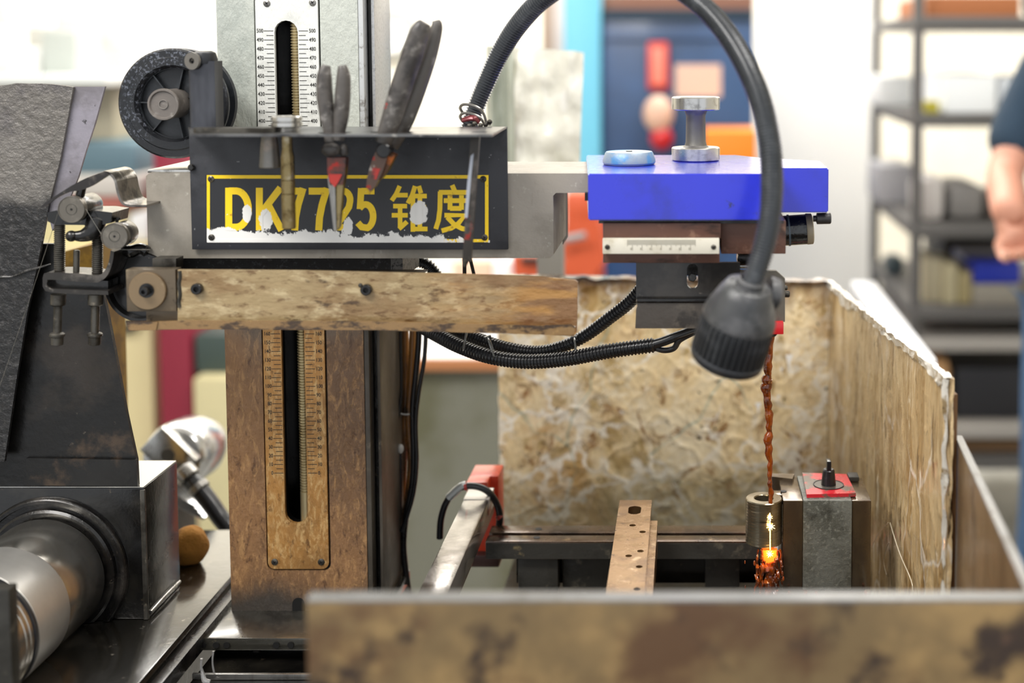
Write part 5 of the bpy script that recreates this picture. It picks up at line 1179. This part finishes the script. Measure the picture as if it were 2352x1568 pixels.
# ================================================================== WORKSHOP BEHIND (all blurred)
def bx(m, x0, x1, y0, y1, Y, d, bev=.004): return m.px(x0, x1, y0, y1, Y, Y+d, bev)
def bg(name, label, cat, x0, x1, y0, y1, Y, d, mat, bev=.005, group=None): return single(name, label, cat, bx(MB(), x0, x1, y0, y1, Y, d, bev), mat, group)
def floorz(Y, x0, x1, ytop, d, name, label, cat, mat, bev=.006):
    a, b = P(x0, ytop, Y), P(x1, ytop, Y)
    return MB().box(a.x, b.x, Y, Y+d, 0, a.z, bev)
# wall clock
YW2 = 6.47
c = P(905, 77, YW2)
t = thing('wall_clock', 'round white clock with grey rim high on the cream wall, behind the column', 'clock', c+V(0, 0, -R(50, YW2)))
build('rim', MB().ring(c+V(0, -.05, 0), c+V(0, .03, 0), R(52, YW2), R(40, YW2), 48), sh('grey_clock_rim', '#8d8d88', .5), t)
build('face', MB().cyl(c+V(0, -.03, 0), c+V(0, .03, 0), R(41, YW2), 48), sh('white_clock_face', '#f6f6f2', .5), t)
build('clock_hand', MB().box(c.x-.004, c.x+.004, c.y-.035, c.y-.031, c.z, c.z+.06), hole_mat, t)
build('clock_hand', MB().box(c.x, c.x+.05, c.y-.035, c.y-.031, c.z-.004, c.z+.004), hole_mat, t)
# big navy machine
YM = 4.2
navy = M('navy_machine_paint', '#2c4f7c', .35, layers=[('#25436a', 2.5, .45, .62)], coat=.3)
lblue = sh('light_blue_paint', '#6cc0dc', .4)
t = thing('navy_machine', 'large navy-blue machine with light blue corner post, behind the blue cover', 'machine', V(P(1555, 800, YM).x, YM+.4, 0))
build('front_panel', MB().box(P(1380, 300, YM).x, P(1732, 300, YM).x, YM, YM+.8, 0, P(1500, 40, YM).z, .01), navy, t)
build('corner_post', MB().box(P(1296, 300, YM-.05).x, P(1380, 300, YM-.05).x, YM-.05, YM+.2, 0, P(1300, -30, YM-.05).z, .01), lblue, t)
build('dark_header', MB().px(1381, 1732, 22, 44, YM-.02, YM+.5), sh('dark_teal_header', '#1e3344', .4), t)
build('upper_panel', MB().px(1381, 1732, -12, 21, YM+.02, YM+.5), sh('brown_upper_panel', '#8a5f4c', .5), t)
build('panel_rib', MB().px(1381, 1700, 84, 92, YM-.012, YM-.001, .003), navy, t)
tg = build('red_handle', MB().px(1487, 1536, 96, 206, YM-.03, YM-.001, .01), sh('red_plastic_handle', '#d5403a', .4), t)
build('salmon_insert', MB().px(1496, 1527, 108, 194, YM-.036, YM-.031, .003), sh('salmon', '#f08a76', .5), tg)
build('notice_sheet', MB().px(1551, 1656, 148, 223, YM-.004, YM-.001), sh('beige_paper', '#e3c2ae', .7), t)
t = thing('red_bottle', 'beige and red round-bottomed bottle hanging on the navy machine', 'bottle', P(1520, 345, YM-.1))
c = P(1512, 262, YM-.1); build('hook', MB().cyl(P(1514, 232, YM-.1), P(1514, 225, YM-.0005), .006, 10), hole_mat, t); build('beige_body', MB().ball(c, R(34, YM), 1, .8, 1.25), sh('beige_plastic', '#d8b39c', .5), t)
c = P(1519, 316, YM-.1); build('red_bulb', MB().ball(c, R(26, YM), 1, .8, 1.1), red_cap, t)
t = single('orange_cabinet', 'bright orange cabinet beside the steel bobbin, in front of the navy machine', 'cabinet', MB().box(P(1618, 400, YM-.25).x, P(1738, 400, YM-.25).x, YM-.25, YM-.04, P(1650, 440, YM-.25).z, P(1650, 300, YM-.25).z, .005), sh('orange_plastic', '#e8871a', .5))
build('navy_plinth', MB().box(P(1618, 400, YM-.25).x, P(1738, 400, YM-.25).x, YM-.24, YM-.04, 0, P(1650, 440, YM-.25).z), navy, t)
t = bg('wall_post', 'grey-brown wall post just left of the light blue corner post', 'post', 1243, 1272, -60, 300, 4.9, .1, sh('brown_grey_post', '#9a8878', .6))
bg('pale_pillar', 'pale grey pillar between brown post and light blue corner post', 'pillar', 1272, 1300, -100, 400, 4.7, .1, sh('pale_grey_pillar', '#cfc6c2', .6))
t = thing('orange_machine', 'orange machine with grey fittings seen under the arm and the blue cover', 'machine', V(P(1290, 700, 3.2).x, 3.3, 0))
orm = sh('orange_machine_paint', '#cf5a34', .45)
build('column', MB().px(1296, 1372, 440, 520, 3.2, 3.4, .02), orm, t)
build('base', MB().pxpoly([(1300, 500), (1376, 510), (1392, 600), (1360, 640), (1180, 640), (1176, 585), (1290, 590)], 3.2, 3.4), orm, t)
build('grey_lever', MB().cyl(P(1288, 552, 3.15), P(1345, 540, 3.15), R(9, 3.15), 14), sh('grey_lever', '#8a8a8a', .4), t)
build('dark_gap', MB().px(1196, 1256, 592, 606, 3.17, 3.19), hole_mat, t)
build('pedestal', MB().box(P(1200, 700, 3.22).x, P(1380, 700, 3.22).x, 3.22, 3.38, 0, P(1300, 636, 3.22).z), orm, t)
build('white_hose', MB().tube([P(1285, 590, 3.1), P(1262, 618, 3.1), P(1250, 660, 3.1)], R(14, 3.1), 12), sh('white_hose', '#e8e6e2', .5), t)
# low bench with olive cabinet, seen between column and board
t = thing('work_bench', 'bench with white top, wooden edge and olive-grey cabinet, between column and wrapped board', 'bench', V(P(1050, 900, 3.0).x, 3.3, 0))
zt1 = P(1050, 838, 3.0).z
xa, xb_ = P(860, 900, 3.0).x, P(1172, 900, 3.0).x
build('bench_top', MB().box(xa, xb_, 3.0, 3.8, zt1+.012, zt1+.018, .001), sh('white_bench_top', '#efece9', .5), t)
build('wood_edge', MB().box(xa, xb_, 2.985, 2.999, zt1-.010, zt1+.017, .002), sh('wood_edging', '#b5794e', .5), t)
build('cabinet', MB().box(xa, xb_, 3.03, 3.7, 0, zt1+.011), M('olive_grey_cabinet', '#77776a', .6, layers=[('#605f48', 3, .45, .62)]), t)
def onbench(name, label, cat, x0, x1, ytop, Y, d, mat): return single(name, label, cat, MB().box(P(x0, ytop, Y).x, P(x1, ytop, Y).x, Y, Y+d, zt1+.0183, P(x0, ytop, Y).z, .005), mat)
onbench('cardboard_box', 'pale cardboard box on the bench, right of the hanging rods', 'box', 1040, 1130, 600, 3.45, .3, sh('pale_cardboard', '#d9b79f', .7))
onbench('white_carton', 'white carton on the bench, next to the pale cardboard box', 'box', 1132, 1172, 600, 3.45, .3, sh('white_carton', '#e9e8ea', .6))
onbench('white_carton', 'long white carton low on the bench, half hidden by the hoses', 'box', 985, 1150, 700, 3.1, .3, sh('white_carton2', '#eceae8', .6))
# left background: lathe with white table, teal headstock, cream cabinet, crimson panel
YL2 = 3.4
t = thing('background_lathe', 'blurred lathe with white table, teal headstock and cream base behind the left guard', 'machine', V(P(250, 1000, YL2).x, YL2+.3, 0))
build('white_table', MB().px(-300, 243, 172, 198, YL2, YL2+.5, .006), sh('white_table', '#dfe3e0', .4), t)
build('tool_post', MB().px(-200, -20, 60, 171, YL2+.1, YL2+.3, .01), sh('white_grey_machine', '#d5d8d6', .5), t)
build('slide', MB().px(20, 70, 110, 171, YL2+.1, YL2+.3, .01), sh('white_machine', '#f0f0ee', .5), t)
build('slide', MB().px(95, 175, 70, 171, YL2+.15, YL2+.3, .01), sh('grey_green_machine', '#b9beb8', .5), t)
build('headstock', MB().px(-250, 312, 328, 402, YL2+.05, YL2+.5, .02), sh('teal_machine_paint', '#5a7480', .5), t)
build('apron', MB().px(-250, 322, 402, 452, YL2+.02, YL2+.5, .01), sh('pale_apron', '#c4bfb8', .5), t)
build('pink_band', MB().px(-250, 284, 452, 482, YL2+.03, YL2+.5, .004), sh('faded_red_band', '#b56a5e', .5), t)
build('bed_casting', MB().px(-250, 285, 482, 560, YL2+.05, YL2+.5, .006), sh('cream_bed', '#e6dba8', .5), t)
build('mid_panel', MB().px(-250, 262, 199, 327, YL2+.2, YL2+.5, .004), sh('beige_mid_panel', '#b5ab93', .5), t)
build('cream_base', MB().box(P(120, 1000, YL2).x, P(356, 1000, YL2).x, YL2, YL2+.5, 0, P(300, 561, YL2).z, .01), sh('cream_base', '#e5d7a6', .5), t)
t = single('crimson_cabinet', 'crimson cabinet behind the beam left end and the bearing block', 'cabinet', MB().box(P(366, 900, 3.3).x, P(442, 900, 3.3).x, 3.3, 3.7, 0, P(400, 318, 3.3).z, .01), sh('crimson_paint', '#8a2338', .45))
t = single('cream_cabinet', 'pale cream cabinet between the crimson cabinet and the column', 'cabinet', MB().box(P(443, 900, 3.25).x, P(600, 900, 3.25).x, 3.25, 3.7, 0, P(500, 868, 3.25).z, .01), sh('pale_cream_paint', '#cfc59a', .5))
single('dark_green_box', 'dark green box standing on the pale cream cabinet beside the column', 'box', MB().box(P(448, 800, 3.3).x, P(560, 800, 3.3).x, 3.3, 3.6, P(500, 868, 3.25).z+.0005, P(500, 768, 3.3).z, .005), sh('dark_green_box', '#3c4a46', .5))
single('white_jug', 'white plastic jug between the guide unit and the arm left end', 'jug', MB().box(P(292, 500, 3.43).x, P(345, 500, 3.43).x, 3.43, 3.58, P(300, 561, YL2).z+.0005, P(300, 488, 3.43).z, .02), sh('white_jug', '#f2f4f4', .4))
t = single('black_hanging_hose', 'black hose loop hanging blurred below the beam left end', 'hose', MB().tube([P(250, 640, 3.37), P(262, 720, 3.37), P(285, 755, 3.37), P(312, 735, 3.37), P(318, 640, 3.37)], [R(10, 3.37)]*5, 12), rubber)
bg('hanging_cabinet', 'pale grey cabinet high at the upper left corner', 'cabinet', -300, 20, -100, 60, 4.2, .3, sh('pale_cover', '#e9ecec', .5))
bg('noticeboard', 'light grey noticeboard on the wall above the lathe, left of the column', 'noticeboard', 60, 260, -60, 110, 5.4, .08, sh('light_grey_panel', '#c9cac4', .6))
# white machine rail running away on the right
zz = P(2170, 868, 1.9).z
t = thing('white_side_table', 'white enamelled table edge running away behind the right side panel', 'table', V(.42, 2.3, 0))
xr0 = (2170-1580)/3000*1.9
build('table_top', MB().box(xr0-.035, xr0+.02, 2.02, 2.72, zz-.05, zz, .012), sh('white_enamel', '#e6e8ec', .3, coat=.4), t)
for yy in (2.06, 2.6): build('leg', MB().box(xr0-.02, xr0+.01, yy, yy+.03, 0, zz-.05), sh('grey_leg', '#8c8c8a', .5), t)

# shelving on the right
YS1, YS2 = 3.6, 4.4
post_m = sh('dark_shelf_steel', '#5e5c5a', .5, .2)
sxl = P(2105, 400, YS1).x; sxr = sxl+1.25
shl = thing('steel_shelving', 'dark steel shelving rack full of blurred boxes along the right', 'shelf', V(sxl+.6, 4.0, 0))
for x, y in ((sxl, YS1), (sxr, YS1), (sxl, YS2), (sxr, YS2)): build('post', MB().box(x-.014, x+.014, y-.014, y+.014, 0, 2.3, .002), post_m, shl)
heights = []
for py in (38, 262, 516, 705, 775, 975, 1046):
    z = P(2200, py, YS1).z; heights.append(z)
    build('shelf', MB().box(sxl-.012, sxr+.012, YS1-.016, YS2+.016, z-.035, z, .003), post_m if py not in (775, 975) else sh('pale_shelf', '#a09c96', .5), shl)
def onshelf(name, label, x0, x1, ytop, k, Y, d, mat, cat='box', bev=.006, group=None):
    z = heights[k]+.0005; a, b = P(x0, ytop, Y), P(x1, ytop, Y); return single(name, label, cat, MB().box(a.x, b.x, Y, Y+d, z, max(a.z, z+.03), bev), mat, group)
onshelf('brown_carton', 'long brown cardboard carton on the top shelf, upper right', 2130, 2345, -10, 0, 3.66, .5, sh('brown_cardboard', '#a8683e', .7))
onshelf('white_carton', 'long white carton on the second shelf, widest of the white ones', 2172, 2290, 172, 1, 3.64, .4, sh('bright_white', '#f3f7f8', .5))
onshelf('white_carton', 'bluish white carton at the right end of the second shelf', 2294, 2420, 178, 1, 3.68, .4, sh('blue_white', '#e6ecf2', .5))
onshelf('yellow_tin', 'small yellow tin beside the white carton on the second shelf', 2128, 2158, 232, 1, 3.63, .06, sh('yellow_tin', '#b8ae3a', .5), 'tin')
onshelf('pale_bin', 'pale translucent bin at the left end of the second shelf', 2020, 2095, 175, 1, 4.1, .25, sh('pale_bin', '#d9dcdc', .4), 'bin')
onshelf('grey_bin', 'light grey bin behind the front post on the third shelf', 2018, 2096, 380, 2, 4.1, .25, sh('grey_bin', '#a8a8ac', .5), 'bin')
onshelf('white_bag', 'whitish bag slumped on the third shelf beside the front post', 2112, 2172, 408, 2, 3.66, .2, sh('whitish_bag', '#cfcac6', .6), 'bag', .03)
onshelf('grey_casting', 'dark grey casting in the middle of the third shelf', 2178, 2262, 424, 2, 3.7, .25, sh('grey_casting', '#8a8784', .5), 'casting', .03)
onshelf('brown_casting', 'brown-grey casting low on the third shelf beside the worker hand', 2262, 2340, 448, 2, 3.75, .25, sh('brown_casting', '#6a615a', .5), 'casting', .02)
onshelf('shelf_shade_box', 'dark box put in for the shade over the fourth shelf, behind the worker hand', 2170, 2330, 548, 3, 4.0, .35, sh('shelf_shade_box', '#34312f', .5), 'bin')  # dark box added to stand for the shade under the shelf above
onshelf('cream_bin', 'small cream bin on the fourth shelf beside the front post', 2122, 2164, 596, 3, 3.66, .2, sh('cream_bin', '#b9b094', .5), 'bin')
onshelf('dark_green_bottle', 'dark green bottle at the rear left of the fourth shelf', 2038, 2078, 590, 3, 4.1, .1, sh('dark_green', '#39464a', .4), 'bottle', .02)
onshelf('grey_tray', 'grey tray under the royal blue crate on the fourth shelf', 2236, 2345, 652, 3, 3.62, .3, sh('tray_grey', '#8c877c', .5), 'tray')
bg('blue_crate', 'royal blue crate standing on the grey tray beside the worker', 'crate', 2238, 2345, 604, 651, 3.62, .3, sh('royal_blue', '#1c2d9a', .4))
onshelf('cream_bin', 'wide cream bin on the fourth shelf, next to the ochre bin', 2168, 2200, 606, 3, 3.64, .2, sh('cream_bin2', '#b7ad8c', .5), 'bin')
onshelf('ochre_bin', 'ochre bin on the fourth shelf, touching the grey tray', 2202, 2233, 625, 3, 3.64, .25, sh('ochre_bin', '#a89a70', .5), 'bin')
onshelf('black_tool_case', 'black tool case on the lowest visible shelf at the right', 2196, 2400, 845, 5, 3.66, .4, sh('black_case', '#26262a', .5), 'case')
c = P(2165, 850, 3.5)
onshelf('cardboard_roll', 'tan cardboard roll beside the black tool case', 2122, 2190, 822, 5, 3.63, .3, sh('tan_roll', '#c79a6a', .7), 'roll', .045)
onshelf('timber_block', 'brown timber block lying on the bottom shelf', 2190, 2400, 1012, 6, 3.64, .2, sh('brown_timber', '#8a6a48', .7), 'timber')

# ================================================================== WORKER at the right edge
YPn = 2.85
wk = thing('person', 'person in dark navy t-shirt and jeans at the right edge, hand held low in front', 'person', V(P(2430, 600, YPn).x, YPn, 0))
skin = M('skin', '#c58d76', .5, layers=[('#d6a590', 9, .5, .7)], bump=[(120, .0006)])
shirt_m = M('navy_cotton', '#1d3346', .85, bump=[(20, .004)])
jean_m = M('blue_denim', '#3d5c80', .85, bump=[(30, .003)])
hair_m = M('grey_hair', '#6c6865', .9, bump=[(160, .006)])
def skinbody(name, chains, mat, parent, lv=2):
    """chains: lists of (x, y, z, radius); the first point of each later chain joins the nearest vertex already there"""
    me = bpy.data.meshes.new(name); vs, es, rs = [], [], []
    for ch in chains:
        prev = None
        for i, (x, y, z, r) in enumerate(ch):
            p = Vector((x, y, z)); hit = None
            for k, v in enumerate(vs):
                if (v-p).length < 1e-4: hit = k
            if hit is None: vs.append(p); rs.append(r); hit = len(vs)-1
            if prev is not None: es.append((prev, hit))
            prev = hit
    me.from_pydata([tuple(v) for v in vs], es, [])
    o = bpy.data.objects.new(name, me); C.objects.link(o)
    m = o.modifiers.new('skin', 'SKIN'); m.use_smooth_shade = True
    if not me.skin_vertices: me.attributes.new
    sv = me.skin_vertices[0].data if me.skin_vertices else None
    if sv is None:
        bpy.context.view_layer.objects.active = o; bpy.ops.mesh.customdata_skin_add(); sv = me.skin_vertices[0].data
    for i, r in enumerate(rs): sv[i].radius = (r, r); sv[i].use_root = (i == 0)
    s = o.modifiers.new('sub', 'SUBSURF'); s.levels = lv; s.render_levels = lv
    me.materials.append(mat); o.parent = parent
    return o
# local frame of the figure: X to the right of the photo, -Y towards the camera
el = P(2306, 400, YPn-.05)-wk.location; ha = P(2325, 520, YPn-.28)-wk.location; so = P(2395, 175, YPn)-wk.location
cx = .09
def LR(s): return V(cx+s*.19, 0, 0)
body = [[(cx, 0, .95, .11), (cx, .01, 1.10, .10), (cx, .01, 1.28, .11), (cx, .01, 1.40, .09), (cx-.01, -.01, 1.50, .055), (cx-.05, -.02, 1.58, .055)],
        [(cx, .01, 1.40, .09), (so.x, so.y, so.z, .045), (el.x, el.y, el.z, .043), ((el.x+ha.x)/2, (el.y+ha.y)/2, (el.z+ha.z)/2, .042), (ha.x, ha.y+.03, ha.z+.015, .036)],
        [(cx, .01, 1.40, .09), (cx+.21, 0, 1.38, .045), (cx+.27, .02, 1.12, .043), (cx+.2, -.18, 1.05, .034), (cx+.12, -.24, 1.07, .028)],
        [(cx, 0, .95, .13), (cx-.08, 0, .86, .080), (cx-.10, -.01, .48, .055), (cx-.12, .02, .09, .042), (cx-.12, -.12, .05, .035)],
        [(cx, 0, .95, .13), (cx+.08, 0, .86, .080), (cx+.10, -.01, .48, .055), (cx+.12, .02, .09, .042), (cx+.12, -.12, .05, .035)]]
skinbody('body', body, skin, wk)
def off(ch, d): return [(x, y, z, r+d) for x, y, z, r in ch]
mid = so.lerp(el, .9)
sh_ch = [[(cx, 0, .86, .150), (cx, 0, .93, .150), (cx, .01, 1.10, .135), (cx, .01, 1.28, .152), (cx, .01, 1.40, .142), (cx, .0, 1.46, .075)],
         [(cx, .01, 1.40, .142), (so.x, so.y, so.z, .074), ((so.x+el.x)/2, so.y, (so.z+el.z)/2, .066), (mid.x, mid.y, mid.z, .068)],
         [(cx, .01, 1.40, .142), (cx+.21, 0, 1.38, .074), (cx+.25, .01, 1.22, .068)]]
skinbody('t_shirt', sh_ch, shirt_m, wk)
skinbody('jeans', [[(cx, 0, .96, .125), (cx-.08, 0, .86, .095), (cx-.10, -.01, .48, .07), (cx-.12, .02, .10, .066)], [(cx, 0, .96, .125), (cx+.08, 0, .86, .095), (cx+.10, -.01, .48, .07), (cx+.12, .02, .10, .066)]], jean_m, wk)
for s in (-1, 1): build('shoe', MB().ball(wk.location+V(cx+s*.12, -.07, .045), .05, 1, 2.4, .9), hole_mat, wk)
# left-hand fist with five fingers
def hand(base, s, ax=V(.12, -.35, -1)):
    ax = ax.normalized(); side = V(s, .1, .1).normalized(); nrm = ax.cross(side)
    p = base; chains = [[(p.x, p.y, p.z, .035), *[(q.x, q.y, q.z, r) for q, r in ((p+ax*.035, .033), (p+ax*.07, .032))]]]
    kn = p+ax*.07
    for i, (o_, L) in enumerate(((-.032, .028), (-.011, .032), (.011, .031), (.031, .025))):
        k0 = kn+side*o_; k1 = k0+ax*.03+nrm*.008; k2 = k1+ax*.012+nrm*L; k3 = k2-ax*.018+nrm*.012
        chains.append([(kn.x, kn.y, kn.z, .032), (k0.x+ax.x*.012, k0.y+ax.y*.012, k0.z+ax.z*.012, .0115), (k1.x, k1.y, k1.z, .0105), (k2.x, k2.y, k2.z, .0095), (k3.x, k3.y, k3.z, .008)])
    q = p+ax*.03; t1 = q+side*.035+nrm*.012; t2 = t1+ax*.03+nrm*.022; t3 = t2+ax*.022+nrm*.004
    chains.append([(q.x-ax.x*-.005, q.y+ax.y*.005, q.z+ax.z*.005, .02), (t1.x, t1.y, t1.z, .014), (t2.x, t2.y, t2.z, .012), (t3.x, t3.y, t3.z, .0095)])
    chains[-1].insert(0, chains[0][1])
    return skinbody('hand', chains, skin, wk)
hand(V(ha.x, ha.y+.03, ha.z+.015).lerp(el, .22), 1); hand(V(cx+.12, -.24, 1.07), -1, V(-.8, -.4, -.3))
hc_ = wk.location+V(-.015, -.04, 1.635)
hd_ = build('head', MB().ball(hc_, .098, .82, .98, 1.22, 32), skin, wk)
build('beard', MB().ball(hc_+V(-.012, -.022, -.055), .088, .86, .98, .9, 24), hair_m, hd_)
build('hair', MB().ball(hc_+V(.004, .022, .03), .102, .88, .98, 1.1, 24), hair_m, hd_)
build('nose', MB().ball(hc_+V(-.02, -.10, -.005), .014, .8, 1.2, 1.5, 12), skin, hd_)
for s in (-1, 1):
    build('ear', MB().ball(hc_+V(s*.08, .01, -.005), .028, .35, .7, 1.1, 12), skin, hd_)
    build('eye', MB().ball(hc_+V(s*.03-.015, -.086, .022), .0115, 1, .8, .9, 12), sh('eye_white', '#d8d4d0', .2), hd_)
build('mouth', MB().ball(hc_+V(-.02, -.097, -.04), .016, 1.2, .6, .35, 12), sh('lip', '#9a5a50', .5), hd_)
